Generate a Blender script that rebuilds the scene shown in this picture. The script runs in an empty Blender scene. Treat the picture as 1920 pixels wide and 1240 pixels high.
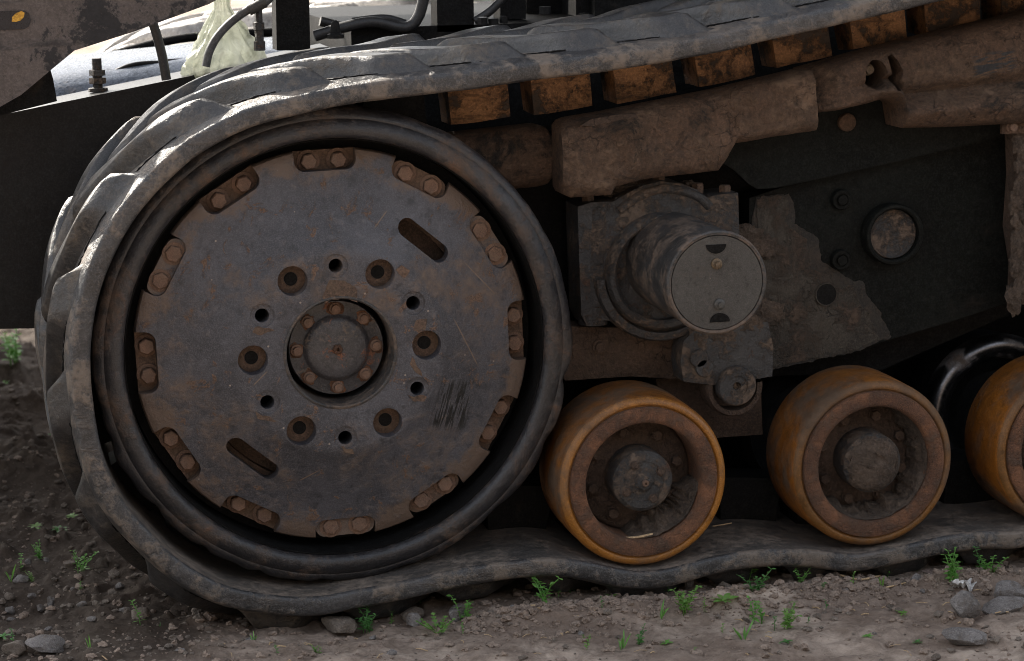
import bpy, bmesh, math, random
import numpy as np
from mathutils import Vector, Matrix, geometry

S = bpy.context.scene
COL = S.collection
PI = math.pi
ZG = -0.580                      # ground level; the origin is the centre of the drive wheel, Y runs into the machine

# ------------------------------------------------------------------ camera
W, H, F = 1920.0, 1240.0, 4300.0
YAW, PIT, ROLL = .2366, .1916, -.0150
C = Vector((-.7373, -4.5824, .9337))
FW = Vector((math.sin(YAW)*math.cos(PIT), math.cos(YAW)*math.cos(PIT), -math.sin(PIT)))
R0 = Vector((math.cos(YAW), -math.sin(YAW), 0)); U0 = R0.cross(FW)
RR = R0*math.cos(ROLL) + U0*math.sin(ROLL); UU = -R0*math.sin(ROLL) + U0*math.cos(ROLL)
cam = bpy.data.cameras.new('camera'); co = bpy.data.objects.new('camera', cam); COL.objects.link(co)
cam.sensor_width = 36; cam.lens = F/W*36; cam.clip_start = .05; cam.clip_end = 400
m = Matrix((RR, UU, -FW)).transposed().to_4x4(); m.translation = C; co.matrix_world = m
cam.dof.use_dof = True; cam.dof.focus_distance = 4.75; cam.dof.aperture_fstop = 5.0
S.camera = co

# ------------------------------------------------------------------ light
SUN_EL, SUN_AZ = math.radians(36), math.radians(-30)     # azimuth from +Y towards +X: the sun stands behind the machine, to the left
wd = bpy.data.worlds.new('World'); S.world = wd; wd.use_nodes = True
nt = wd.node_tree; bg = nt.nodes['Background']; sk = nt.nodes.new('ShaderNodeTexSky')
sk.sky_type = 'NISHITA'; sk.sun_disc = False; sk.sun_elevation = SUN_EL; sk.sun_rotation = SUN_AZ
sk.dust_density = 2.5; sk.air_density = 1.0
bg.inputs[1].default_value = .15
hs = nt.nodes.new('ShaderNodeHueSaturation'); hs.inputs['Saturation'].default_value = .42      # thin white haze over the whole sky
wb = nt.nodes.new('ShaderNodeMix'); wb.data_type = 'RGBA'; wb.blend_type = 'MULTIPLY'; wb.inputs[0].default_value = 1; wb.inputs[7].default_value = (1.03, 1.0, .955, 1)
nt.links.new(sk.outputs[0], hs.inputs['Color']); nt.links.new(hs.outputs[0], wb.inputs[6]); nt.links.new(wb.outputs[2], bg.inputs[0])
sl = bpy.data.lights.new('sun', 'SUN'); sl.energy = 4.2; sl.angle = math.radians(.6); sl.color = (1, .93, .83)
so = bpy.data.objects.new('sun', sl); COL.objects.link(so)
sd = Vector((math.sin(SUN_AZ)*math.cos(SUN_EL), math.cos(SUN_AZ)*math.cos(SUN_EL), math.sin(SUN_EL)))
so.rotation_euler = sd.to_track_quat('Z', 'Y').to_euler(); so.location = sd*20
S.view_settings.view_transform = 'Standard'; S.view_settings.look = 'None'
S.view_settings.exposure = 1.5; S.view_settings.gamma = 1; S.view_settings.use_curve_mapping = False
S.render.engine = 'CYCLES'; S.cycles.max_bounces = 6; S.cycles.use_denoising = True; S.cycles.filter_width = .95

# ------------------------------------------------------------------ helpers: pixels to points, noise
def ray(x, y): return FW + RR*((x-W/2)/F) + UU*((H/2-y)/F)
def at(x, y, Y): d = ray(x, y); return C + d*((Y-C.y)/d.y)
def atg(x, y, z=ZG): d = ray(x, y); return C + d*((z-C.z)/d.z)
def xz(x, y, Y): p = at(x, y, Y); return (p.x, p.z)
def poly(pts, Y): return [xz(x, y, Y) for x, y in pts]

def _h(i, j, k, s):
    n = (i*374761393 + j*668265263 + k*2147483647 + s*974634527) & 0xffffffff
    n = ((n ^ (n >> 13))*1274126177) & 0xffffffff
    return ((n ^ (n >> 16)) & 0xffff)/32767.5 - 1
def vn(x, y, z=None, s=0):
    x = np.asarray(x, float); y = np.asarray(y, float); z = np.zeros_like(x) if z is None else np.asarray(z, float)
    xi = np.floor(x).astype(np.int64); yi = np.floor(y).astype(np.int64); zi = np.floor(z).astype(np.int64)
    f = lambda t: t*t*(3-2*t)
    u, v, w = f(x-xi), f(y-yi), f(z-zi); o = 0
    for a in (0, 1):
        for b in (0, 1):
            for c in (0, 1):
                o = o + _h(xi+a, yi+b, zi+c, s)*(u if a else 1-u)*(v if b else 1-v)*(w if c else 1-w)
    return o
def fbm(x, y, z=None, s=0, oct=4, g=.5):
    o, a = 0, 1
    x = np.asarray(x, float); y = np.asarray(y, float)
    for k in range(oct):
        o = o + a*vn(x*2**k, y*2**k, None if z is None else np.asarray(z)*2**k, s+k); a *= g
    return o

# ------------------------------------------------------------------ materials
class N:
    def __init__(s, name):
        s.m = bpy.data.materials.new(name); s.m.use_nodes = True; s.t = s.m.node_tree; s.b = s.t.nodes['Principled BSDF']
    def n(s, t, **kw):
        o = s.t.nodes.new(t)
        for k, v in kw.items():
            if k.startswith('i_'): o.inputs[int(k[2:]) if k[2:].isdigit() else k[2:]].default_value = v
            else: setattr(o, k, v)
        return o
    def l(s, a, b): s.t.links.new(a, b)
    def coord(s):
        tc = s.n('ShaderNodeTexCoord'); oi = s.n('ShaderNodeObjectInfo'); mp = s.n('ShaderNodeVectorMath', operation='ADD')
        sc = s.n('ShaderNodeVectorMath', operation='SCALE', i_3=37.0); cb = s.n('ShaderNodeCombineXYZ')
        s.l(oi.outputs['Random'], cb.inputs[0]); s.l(oi.outputs['Random'], cb.inputs[1]); s.l(cb.outputs[0], sc.inputs[0])
        s.l(tc.outputs['Object'], mp.inputs[0]); s.l(sc.outputs[0], mp.inputs[1]); s.raw = tc.outputs['Object']
        return mp.outputs[0]
    def noise(s, v, sc, det=6, rough=.6, dist=0):
        o = s.n('ShaderNodeTexNoise'); o.inputs['Scale'].default_value = sc; o.inputs['Detail'].default_value = det
        o.inputs['Roughness'].default_value = rough; o.inputs['Distortion'].default_value = dist; s.l(v, o.inputs['Vector']); return o.outputs['Fac']
    def ramp(s, fac, a, b, va=0., vb=1.):
        o = s.n('ShaderNodeMapRange', interpolation_type='SMOOTHSTEP'); s.l(fac, o.inputs[0])
        for i, x in enumerate((a, b, va, vb)): o.inputs[i+1].default_value = x
        return o.outputs[0]
    def math(s, op, a, b):
        o = s.n('ShaderNodeMath', operation=op)
        for i, x in enumerate((a, b)):
            if isinstance(x, (int, float)): o.inputs[i].default_value = x
            else: s.l(x, o.inputs[i])
        return o.outputs[0]
    def mix(s, fac, a, b):
        o = s.n('ShaderNodeMix', data_type='RGBA')
        if isinstance(fac, (int, float)): o.inputs[0].default_value = fac
        else: s.l(fac, o.inputs[0])
        for i, x in ((6, a), (7, b)):
            if isinstance(x, (tuple, list)): o.inputs[i].default_value = (*x, 1)
            else: s.l(x, o.inputs[i])
        return o.outputs[2]

DUST = (.170, .128, .094); RUST = (.16, .066, .030)
def dirty(name, base, base2=None, dust=DUST, lo=.5, hi=.62, dsc=9., rough=.5, drough=.9, metal=0., rust=None, rlo=.6, rhi=.66, rsc=14.,
          speck=0., bump=.4, bsc=60., streak=None, fine=.5, spec=.5, blo=.35, bhi=.65, bdist=.007, crack=0):
    k = N(name); v = k.coord()
    n1 = k.noise(v, dsc, 9, .68, .3); n2 = k.noise(v, dsc*7, 7, .7); n3 = k.noise(v, dsc*.6, 5, .6); nf = k.noise(v, bsc*4, 5, .7)
    base2 = base2 or tuple(x*.6 for x in base)
    c = k.mix(k.ramp(n3, blo, bhi), base2, base)
    c = k.mix(k.ramp(nf, .40, .72, 0, .5), c, tuple(min(1, x*2.1+.012) for x in base)); c = k.mix(k.ramp(n2, .32, .47, .65, 0), c, tuple(x*.3 for x in base)); c = k.mix(k.ramp(n2, .54, .68, 0, .5), c, tuple(min(1, x*1.7+.01) for x in base))
    msum = k.math('ADD', k.math('MULTIPLY', n1, 1-.3*fine), k.math('MULTIPLY', n2, .3*fine))
    dm = k.ramp(msum, lo, hi)
    if streak:                                      # drips and scrubbed streaks running down the surface
        mp = k.n('ShaderNodeMapping'); mp.inputs['Scale'].default_value = streak; k.l(v, mp.inputs[0])
        st = k.noise(mp.outputs[0], 10, 6, .7); dm = k.math('MAXIMUM', dm, k.ramp(st, .52, .72, 0, .75))
    dcol = k.mix(k.ramp(n2, .3, .7), tuple(x*.72 for x in dust), tuple(min(1, x*1.15) for x in dust))
    c = k.mix(k.math('MULTIPLY', dm, .92), c, dcol)
    rm = None
    if rust:
        rn = k.noise(v, rsc, 10, .75, .6); rm = k.ramp(rn, rlo, rhi)
        rc = k.mix(k.ramp(nf, .3, .7), tuple(x*.5 for x in rust), tuple(x*1.35 for x in rust)); c = k.mix(rm, c, rc)
    if speck:
        vo = k.n('ShaderNodeTexVoronoi'); vo.inputs['Scale'].default_value = 75; k.l(v, vo.inputs['Vector'])
        sm = k.math('MULTIPLY', k.ramp(vo.outputs['Distance'], .10, .2, 1, 0), k.ramp(vo.outputs['Color'], 1-speck, 1-speck+.02))
        c = k.mix(k.math('MULTIPLY', sm, .8), c, (.34, .28, .23))
    ck = None
    if crack:                                       # drying cracks, only here and there
        dv = k.n('ShaderNodeVectorMath', operation='MULTIPLY_ADD'); nn = k.n('ShaderNodeTexNoise'); nn.inputs['Scale'].default_value = crack*1.1; nn.inputs['Detail'].default_value = 4; k.l(v, nn.inputs['Vector'])
        k.l(nn.outputs['Color'], dv.inputs[0]); dv.inputs[1].default_value = (1.3/crack,)*3; k.l(v, dv.inputs[2])
        ve = k.n('ShaderNodeTexVoronoi', feature='DISTANCE_TO_EDGE'); ve.inputs['Scale'].default_value = crack; k.l(dv.outputs[0], ve.inputs['Vector'])
        ck = k.math('MULTIPLY', k.ramp(ve.outputs['Distance'], .0, .035, 1, 0), k.ramp(k.noise(v, crack*.35, 5, .7), .50, .64)); c = k.mix(k.math('MULTIPLY', ck, .6), c, tuple(x*.22 for x in base))
    k.l(c, k.b.inputs['Base Color'])
    ro = k.ramp(dm, 0, 1, rough, drough); ro = k.math('ADD', ro, k.math('MULTIPLY', k.math('SUBTRACT', nf, .5), .25))
    if rm is not None: ro = k.math('MAXIMUM', ro, k.math('MULTIPLY', rm, .85))
    k.l(ro, k.b.inputs['Roughness'])
    if metal: k.l(k.math('MULTIPLY', k.ramp(dm, 0, .6, 1, 0), metal), k.b.inputs['Metallic'])
    k.b.inputs['Specular IOR Level'].default_value = spec
    nb = k.noise(v, bsc, 8, .72); hh = k.math('ADD', nb, k.math('MULTIPLY', dm, .7))
    if rm is not None: hh = k.math('ADD', hh, k.math('MULTIPLY', rm, .4))
    if ck is not None: hh = k.math('SUBTRACT', hh, k.math('MULTIPLY', ck, .8))
    bu = k.n('ShaderNodeBump'); bu.inputs['Strength'].default_value = bump; bu.inputs['Distance'].default_value = bdist
    k.l(hh, bu.inputs['Height']); k.l(bu.outputs[0], k.b.inputs['Normal'])
    k.dm = dm; k.v = v; k.c = c
    return k.m

M = {}
M['rubber'] = dirty('track_rubber', (.046, .046, .048), (.018, .018, .019), dust=(.150, .122, .098), lo=.46, hi=.57, dsc=10, rough=.36, drough=.55, bump=.45, bsc=70, speck=.05, spec=.6, streak=(.5, .5, 2.0), fine=.8)
M['far_glare_rubber'] = dirty('glare_pale_rubber', (.50, .47, .44), (.22, .20, .18), dust=(.66, .62, .57), lo=.47, hi=.60, dsc=8, rough=.35, drough=.7, bump=.4)  # far belt's sun glare put into the pale colour
M['lug_rubber'] = dirty('lug_rubber', (.034, .033, .033), (.017, .017, .018), dust=(.10, .081, .062), lo=.47, hi=.66, dsc=12, rough=.36, drough=.6, bump=.4, bsc=70, spec=.6, fine=.8)
M['rim_rubber'] = dirty('rim_rubber', (.022, .022, .025), (.011, .011, .012), dust=(.095, .067, .049), lo=.49, hi=.63, dsc=7, rough=.32, drough=.85, bump=.45, bsc=60, speck=.07, spec=.55, rust=(.11, .062, .038), rlo=.56, rhi=.68, rsc=7, fine=.8)
M['disc'] = dirty('disc_steel', (.068, .068, .078), (.033, .033, .038), dust=(.135, .100, .078), lo=.49, hi=.66, dsc=5.5, rough=.42, drough=.85, bump=.5, bsc=90, metal=.0, rust=(.150, .094, .064), rlo=.575, rhi=.63, rsc=19, speck=.12, spec=.5, fine=1.1)
M['cap'] = dirty('cap_steel', (.050, .049, .053), (.026, .026, .028), lo=.53, hi=.66, dsc=18, rough=.32, bump=.35, rust=(.2, .085, .045), rlo=.57, rhi=.63, rsc=22, speck=.07, fine=1)
M['rust'] = dirty('rusty_steel', (.185, .083, .040), (.070, .034, .020), dust=(.13, .080, .054), lo=.46, hi=.62, dsc=25, rough=.8, bump=.8, bsc=110, fine=1, speck=.05, bdist=.012)
M['bolt'] = dirty('rusty_bolt', (.15, .086, .055), (.08, .046, .031), dust=(.15, .10, .072), lo=.45, hi=.6, dsc=40, rough=.7, bump=.4, bsc=150, bdist=.002)
M['flange'] = dirty('dusty_flange', (.12, .074, .050), (.05, .034, .025), dust=(.13, .088, .060), lo=.45, hi=.62, dsc=20, rough=.8, bump=.5)
M['black'] = dirty('black_steel_and_shade', (.008, .008, .008), (.004, .004, .004), dust=(.03, .024, .019), lo=.56, hi=.72, dsc=8, rough=.6, bump=.3, spec=.1)  # black steel, also standing in for shade in gaps and on blocks
M['shaft'] = dirty('shaft_steel', (.036, .036, .036), (.014, .014, .014), dust=(.13, .094, .07), lo=.45, hi=.60, dsc=13, rough=.52, drough=.75, bump=.4, bsc=90, streak=(3, .6, 5), spec=.55, fine=1)
M['shaft_cap'] = dirty('cap_paint', (.048, .047, .044), (.034, .033, .031), dust=(.075, .060, .048), lo=.50, hi=.70, dsc=14, rough=.5, bump=.2, bsc=120, speck=.06, fine=1)
M['cast'] = dirty('dirty_cast_iron', (.046, .045, .045), (.017, .017, .018), dust=(.13, .095, .070), lo=.47, hi=.58, dsc=13, rough=.55, bump=.9, bsc=60, speck=.12, rust=(.15, .085, .056), rlo=.58, rhi=.66, rsc=12, fine=1)
M['guard'] = dirty('mud_caked_guard', (.104, .060, .036), (.054, .032, .020), dust=(.175, .115, .076), lo=.48, hi=.64, dsc=7, rough=.75, bump=1.0, bsc=34, rust=(.030, .023, .018), rlo=.55, rhi=.66, rsc=9, streak=(3, 1, .7), fine=1, crack=30, bdist=.012)
M['green'] = dirty('dark_green_paint', (.0068, .0078, .0068), (.004, .0045, .004), dust=(.020, .017, .014), lo=.55, hi=.74, dsc=9, rough=.7, bump=.4, bsc=60, speck=.02, spec=.12)
M['mud'] = dirty('dry_mud', (.085, .062, .046), (.045, .033, .025), dust=(.12, .090, .068), lo=.48, hi=.64, dsc=18, rough=.95, drough=.97, bump=1.0, bsc=45, bdist=.01)
M['mud_grey'] = dirty('grey_dried_mud', (.058, .050, .040), (.030, .026, .021), dust=(.088, .061, .044), lo=.48, hi=.60, dsc=14, rough=.9, bump=1.0, bsc=60, streak=(4, 1, .8), fine=1, crack=30)
M['mudrust'] = dirty('brown_frame', (.078, .050, .034), (.042, .028, .021), dust=(.115, .078, .055), lo=.48, hi=.66, dsc=13, rough=.85, bump=1.0, bsc=55, fine=1, crack=30)
M['block'] = dirty('clay_stained_block', (.25, .125, .052), (.15, .076, .036), dust=(.022, .018, .015), lo=.49, hi=.58, dsc=16, rough=.7, drough=.7, bump=.8, bsc=50, streak=(1, 1, 5), fine=.8)
M['amber'] = dirty('amber_polyurethane', (.29, .120, .020), (.18, .075, .015), dust=(.12, .082, .054), lo=.43, hi=.66, dsc=6, rough=.36, drough=.8, bump=.25, bsc=80, spec=.45, fine=.3)
M['amber_dull'] = dirty('amber_roller_tread', (.25, .090, .011), (.14, .050, .009), dust=(.088, .062, .042), lo=.42, hi=.60, dsc=6, rough=.42, drough=.8, bump=.3, bsc=80, spec=.4, fine=.3, streak=(1, 5, 1))
M['amber_brown'] = dirty('browned_polyurethane', (.175, .078, .018), (.10, .047, .015), dust=(.095, .064, .043), lo=.40, hi=.62, dsc=6, rough=.42, drough=.8, bump=.3, bsc=80, spec=.4, fine=.4)
M['shiny'] = dirty('polished_steel', (.22, .22, .23), (.12, .115, .115), dust=(.10, .07, .052), lo=.50, hi=.64, dsc=6, rough=.34, bump=.04, metal=1.0, fine=.3)
M['blue_steel'] = dirty('blue_grey_paint', (.24, .275, .34), (.17, .20, .25), dust=(.26, .22, .19), lo=.58, hi=.74, dsc=8, rough=.25, bump=.12, speck=.04)
M['dark_plate'] = dirty('dark_beam_paint', (.0075, .008, .0085), (.005, .005, .0055), dust=(.022, .018, .015), lo=.56, hi=.74, dsc=7, rough=.42, bump=.2, spec=.22)
M['arm'] = dirty('scuffed_arm_paint', (.082, .066, .060), (.058, .047, .043), dust=(.024, .023, .024), lo=.52, hi=.57, dsc=9, rough=.5, bump=.25, streak=(.5, 1, 3), fine=1)
M['hose'] = dirty('hose_rubber', (.02, .02, .021), lo=.6, hi=.75, dsc=12, rough=.5, bump=.2)
M['hose_grey'] = dirty('grey_hose', (.075, .077, .08), lo=.6, hi=.75, dsc=12, rough=.5, bump=.2)
M['yellow'] = dirty('yellow_decal', (.62, .30, .03), lo=.7, hi=.8, rough=.4, bump=.05)
M['decal'] = dirty('black_decal', (.008, .009, .014), lo=.7, hi=.85, rough=.3, bump=.05)
M['brass'] = dirty('tarnished_brass', (.10, .066, .032), (.05, .035, .02), lo=.5, hi=.62, dsc=60, rough=.5, bump=.15)
M['stone'] = dirty('field_stone', (.215, .200, .192), (.135, .123, .116), dust=(.19, .152, .12), lo=.50, hi=.66, dsc=22, rough=.85, bump=.8, bsc=90, fine=1, bdist=.012)
M['stone_brown'] = dirty('brown_stone', (.21, .175, .145), (.13, .105, .085), dust=(.19, .152, .12), lo=.48, hi=.64, dsc=24, rough=.88, bump=.8, bsc=90, fine=1, bdist=.012)
M['inner_rubber'] = dirty('dusty_inner_belt', (.075, .066, .058), (.035, .033, .032), dust=(.185, .148, .118), lo=.42, hi=.60, dsc=7, rough=.55, drough=.85, bump=.4, bsc=60, fine=1)
M['crumb'] = dirty('soil_crumb', (.24, .185, .147), (.13, .098, .077), dust=(.30, .235, .19), lo=.45, hi=.6, dsc=25, rough=.95, drough=.97, bump=.5)
M['mud_film'] = dirty('thin_mud_film', (.026, .023, .019), (.011, .011, .010), dust=(.05, .039, .030), lo=.45, hi=.62, dsc=16, rough=.85, bump=.5, fine=1)
M['straw'] = dirty('dry_straw', (.46, .33, .19), (.30, .21, .12), lo=.6, hi=.75, dsc=60, rough=.8, bump=.3)
M['scrap'] = dirty('pale_scrap', (.62, .60, .57), (.35, .34, .33), lo=.58, hi=.68, dsc=40, rough=.6, bump=.3)
M['dryleaf'] = dirty('dry_leaf', (.20, .15, .13), (.12, .09, .08), lo=.6, hi=.7, dsc=30, rough=.8, bump=.3)

def leafmat(name, a, b):
    k = N(name); v = k.coord(); n = k.noise(v, 90, 3, .5); k.l(k.mix(k.ramp(n, .3, .7), a, b), k.b.inputs['Base Color'])
    k.b.inputs['Roughness'].default_value = .5; k.b.inputs['Subsurface Weight'].default_value = 0
    tr = k.n('ShaderNodeBsdfTranslucent'); tr.inputs[0].default_value = (b[0]*1.3, b[1]*1.4, b[2], 1); ms = k.n('ShaderNodeMixShader'); ms.inputs[0].default_value = .3
    out = k.t.nodes['Material Output']; k.l(k.b.outputs[0], ms.inputs[1]); k.l(tr.outputs[0], ms.inputs[2]); k.l(ms.outputs[0], out.inputs[0]); return k.m
M['leaf'] = leafmat('weed_green', (.10, .25, .05), (.17, .38, .09))
M['leaf_pale'] = leafmat('weed_pale_green', (.12, .26, .06), (.20, .36, .09))
M['leaf_dark'] = leafmat('weed_dark_green', (.06, .17, .05), (.10, .25, .07))

def soilmat():
    k = N('dry_soil'); v = k.coord()
    a = k.noise(v, 2.2, 8, .62, .2); b = k.noise(v, 14, 9, .72, .4); c = k.noise(v, 110, 6, .75); d = k.noise(v, 38, 6, .7)
    col = k.mix(k.ramp(b, .34, .68), (.22, .170, .135), (.52, .425, .350))
    col = k.mix(k.ramp(a, .42, .60, .0, .75), col, (.18, .133, .104))
    at_ = k.n('ShaderNodeAttribute', attribute_name='wet_shade'); col = k.mix(k.math('MULTIPLY', at_.outputs['Fac'], .85), col, (.040, .030, .023))
    col = k.mix(k.ramp(c, .55, .8, 0, .5), col, (.42, .36, .31)); col = k.mix(k.ramp(c, .2, .42, .55, 0), col, (.04, .03, .024))
    k.l(col, k.b.inputs['Base Color']); k.b.inputs['Roughness'].default_value = .95; k.b.inputs['Specular IOR Level'].default_value = .2
    h = k.math('ADD', k.math('MULTIPLY', b, 1.0), k.math('ADD', k.math('MULTIPLY', c, .35), k.math('MULTIPLY', d, .6)))
    bu = k.n('ShaderNodeBump'); bu.inputs['Strength'].default_value = .9; bu.inputs['Distance'].default_value = .012
    k.l(h, bu.inputs['Height']); k.l(bu.outputs[0], k.b.inputs['Normal']); return k.m
M['soil'] = soilmat()
def bagmat():
    k = N('plastic_film'); v = k.coord(); n = k.noise(v, 30, 5, .6, 1.5)
    k.l(k.mix(k.ramp(n, .4, .62), (.34, .36, .29), (.64, .65, .56)), k.b.inputs['Base Color']); k.b.inputs['Roughness'].default_value = .22
    tr = k.n('ShaderNodeBsdfTransparent'); tl = k.n('ShaderNodeBsdfTranslucent'); tl.inputs[0].default_value = (.55, .58, .48, 1)
    m1 = k.n('ShaderNodeMixShader'); m1.inputs[0].default_value = .4; m2 = k.n('ShaderNodeMixShader'); m2.inputs[0].default_value = .25
    k.l(k.b.outputs[0], m1.inputs[1]); k.l(tl.outputs[0], m1.inputs[2]); k.l(m1.outputs[0], m2.inputs[1]); k.l(tr.outputs[0], m2.inputs[2])
    bu = k.n('ShaderNodeBump'); bu.inputs['Strength'].default_value = .6; bu.inputs['Distance'].default_value = .01; k.l(n, bu.inputs['Height']); k.l(bu.outputs[0], k.b.inputs['Normal'])
    k.l(m2.outputs[0], k.t.nodes['Material Output'].inputs[0]); return k.m
M['film'] = bagmat()

def scrape(mat, cx, cz, hx, hz, ang, col, str_=(60, 1, 5), lo=.48, hi=.54):
    """a rubbed patch of its own shape on a face that looks along -Y"""
    t = mat.node_tree; b = t.nodes['Principled BSDF']; src = b.inputs['Base Color'].links[0].from_socket; n = lambda ty: t.nodes.new(ty)
    tc = n('ShaderNodeTexCoord'); mp = n('ShaderNodeMapping'); mp.vector_type = 'TEXTURE'; mp.inputs['Location'].default_value = (cx, 0, cz); mp.inputs['Rotation'].default_value = (0, ang, 0)
    t.links.new(tc.outputs['Object'], mp.inputs[0]); sp = n('ShaderNodeSeparateXYZ'); t.links.new(mp.outputs[0], sp.inputs[0])
    def ramp(sock, a, b_, va, vb):
        r = n('ShaderNodeMapRange'); r.interpolation_type = 'SMOOTHSTEP'; t.links.new(sock, r.inputs[0])
        for i, x in enumerate((a, b_, va, vb)): r.inputs[i+1].default_value = x
        return r.outputs[0]
    def mth(op, a, b_=None):
        r = n('ShaderNodeMath'); r.operation = op; t.links.new(a, r.inputs[0])
        if b_ is not None: t.links.new(b_, r.inputs[1])
        return r.outputs[0]
    bx = mth('MULTIPLY', ramp(mth('ABSOLUTE', sp.outputs[0]), hx*.6, hx, 1, 0), ramp(mth('ABSOLUTE', sp.outputs[2]), hz*.6, hz, 1, 0))
    m2 = n('ShaderNodeMapping'); m2.inputs['Scale'].default_value = str_; t.links.new(mp.outputs[0], m2.inputs[0]); no = n('ShaderNodeTexNoise'); no.inputs['Scale'].default_value = 3; no.inputs['Detail'].default_value = 5; t.links.new(m2.outputs[0], no.inputs['Vector'])
    f = mth('MULTIPLY', bx, ramp(no.outputs['Fac'], lo, hi, 0, 1)); mx = n('ShaderNodeMix'); mx.data_type = 'RGBA'; t.links.new(f, mx.inputs[0]); t.links.new(src, mx.inputs[6]); mx.inputs[7].default_value = (*col, 1); t.links.new(mx.outputs[2], b.inputs['Base Color'])
p_ = at(852, 762, -.01); scrape(M['disc'], p_.x, p_.z, .050, .065, .25, (.012, .012, .012))
def edge_dust(mat, r0, r1, col, sc=16, thr=.34):
    t = mat.node_tree; b = t.nodes['Principled BSDF']; src = b.inputs['Base Color'].links[0].from_socket; n = lambda ty: t.nodes.new(ty)
    tc = n('ShaderNodeTexCoord'); m1 = n('ShaderNodeVectorMath'); m1.operation = 'MULTIPLY'; m1.inputs[1].default_value = (1, 0, 1); t.links.new(tc.outputs['Object'], m1.inputs[0])
    ln = n('ShaderNodeVectorMath'); ln.operation = 'LENGTH'; t.links.new(m1.outputs[0], ln.inputs[0]); r = n('ShaderNodeMapRange'); t.links.new(ln.outputs['Value'], r.inputs[0])
    for i, x in enumerate((r0, r1, 0, .42)): r.inputs[i+1].default_value = x
    no = n('ShaderNodeTexNoise'); no.inputs['Scale'].default_value = sc; no.inputs['Detail'].default_value = 8; no.inputs['Roughness'].default_value = .7; t.links.new(tc.outputs['Object'], no.inputs['Vector'])
    ad = n('ShaderNodeMath'); ad.operation = 'ADD'; t.links.new(r.outputs[0], ad.inputs[0]); t.links.new(no.outputs['Fac'], ad.inputs[1]); th = n('ShaderNodeMapRange'); th.interpolation_type = 'SMOOTHSTEP'; t.links.new(ad.outputs[0], th.inputs[0])
    for i, x in enumerate((.70, .86, 0, .85)): th.inputs[i+1].default_value = x
    mx = n('ShaderNodeMix'); mx.data_type = 'RGBA'; t.links.new(th.outputs[0], mx.inputs[0]); t.links.new(src, mx.inputs[6]); mx.inputs[7].default_value = (*col, 1); t.links.new(mx.outputs[2], b.inputs['Base Color'])
edge_dust(M['disc'], .30, .42, (.130, .090, .065))
for x0, y0, x1, y1 in ((846, 590, 904, 698), (870, 490, 940, 562), (500, 690, 470, 720), (700, 430, 730, 395), (560, 905, 600, 880)):      # long scratches
    a_, b_ = at(x0, y0, 0), at(x1, y1, 0); d_ = b_-a_; scrape(M['disc'], (a_.x+b_.x)/2, (a_.z+b_.z)/2, .0016, d_.length/2, math.atan2(d_.x, d_.z), (.16, .115, .085), (8, 1, 8), .30, .42)
p_ = at(1862, 118, .06); scrape(M['guard'], p_.x, p_.z, .060, .030, -.15, (.045, .045, .048), (8, 1, 50), .46, .54)

# ------------------------------------------------------------------ helpers: meshes
def link(name, me, mat, parent=None, loc=(0, 0, 0), **props):
    o = bpy.data.objects.new(name, me); COL.objects.link(o)
    if mat and not me.materials: me.materials.append(mat)
    if parent: o.parent = parent
    o.location = loc
    for k, v in props.items(): o[k] = v
    return o
def tomesh(bm, name='m', angle=38, smooth=True):
    bmesh.ops.recalc_face_normals(bm, faces=bm.faces[:])
    me = bpy.data.meshes.new(name); bm.to_mesh(me); bm.free()
    if smooth:
        me.shade_smooth(); me.set_sharp_from_angle(angle=math.radians(angle))
    return me
def raw(vs, fs, name='m', angle=38):
    me = bpy.data.meshes.new(name); me.from_pydata([tuple(v) for v in vs], [], fs); me.update()
    me.shade_smooth(); me.set_sharp_from_angle(angle=math.radians(angle)); return me
def bevel(bm, w, seg=2, ang=35):
    es = [e for e in bm.edges if len(e.link_faces) == 2 and e.calc_face_angle(0) > math.radians(ang)]
    if es: bmesh.ops.bevel(bm, geom=es, offset=w, segments=seg, profile=.6, affect='EDGES', clamp_overlap=True)
def prism(bm, pts, y0, y1):
    """solid outline given in x,z, from depth y0 (front) to y1"""
    a = [bm.verts.new((x, y0, z)) for x, z in pts]; b = [bm.verts.new((x, y1, z)) for x, z in pts]; n = len(pts)
    fs = [bm.faces.new(a), bm.faces.new(b[::-1])] + [bm.faces.new((a[i], b[i], b[(i+1) % n], a[(i+1) % n])) for i in range(n)]
    return fs
def box(bm, x0, x1, y0, y1, z0, z1): prism(bm, [(x0, z0), (x1, z0), (x1, z1), (x0, z1)], y0, y1)
def lathe(bm, prof, cx=0, cz=0, seg=96, close=False, a0=0, wob=0):
    """profile of (radius, y) turned about an axis along Y"""
    rings = []
    for r, y in prof:
        if r < 1e-6: rings.append([bm.verts.new((cx, y, cz))])
        else: rings.append([bm.verts.new((cx+r*math.cos(a0+2*PI*i/seg)*(1+wob*math.sin(i*1.7)*.5), y, cz+r*math.sin(a0+2*PI*i/seg))) for i in range(seg)])
    pairs = list(zip(rings, rings[1:])) + ([(rings[-1], rings[0])] if close else [])
    for A, B in pairs:
        for i in range(seg):
            j = (i+1) % seg
            if len(A) == 1 and len(B) == 1: continue
            if len(A) == 1: bm.faces.new((A[0], B[i], B[j]))
            elif len(B) == 1: bm.faces.new((A[i], B[0], A[j]))
            else: bm.faces.new((A[i], B[i], B[j], A[j]))
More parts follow.
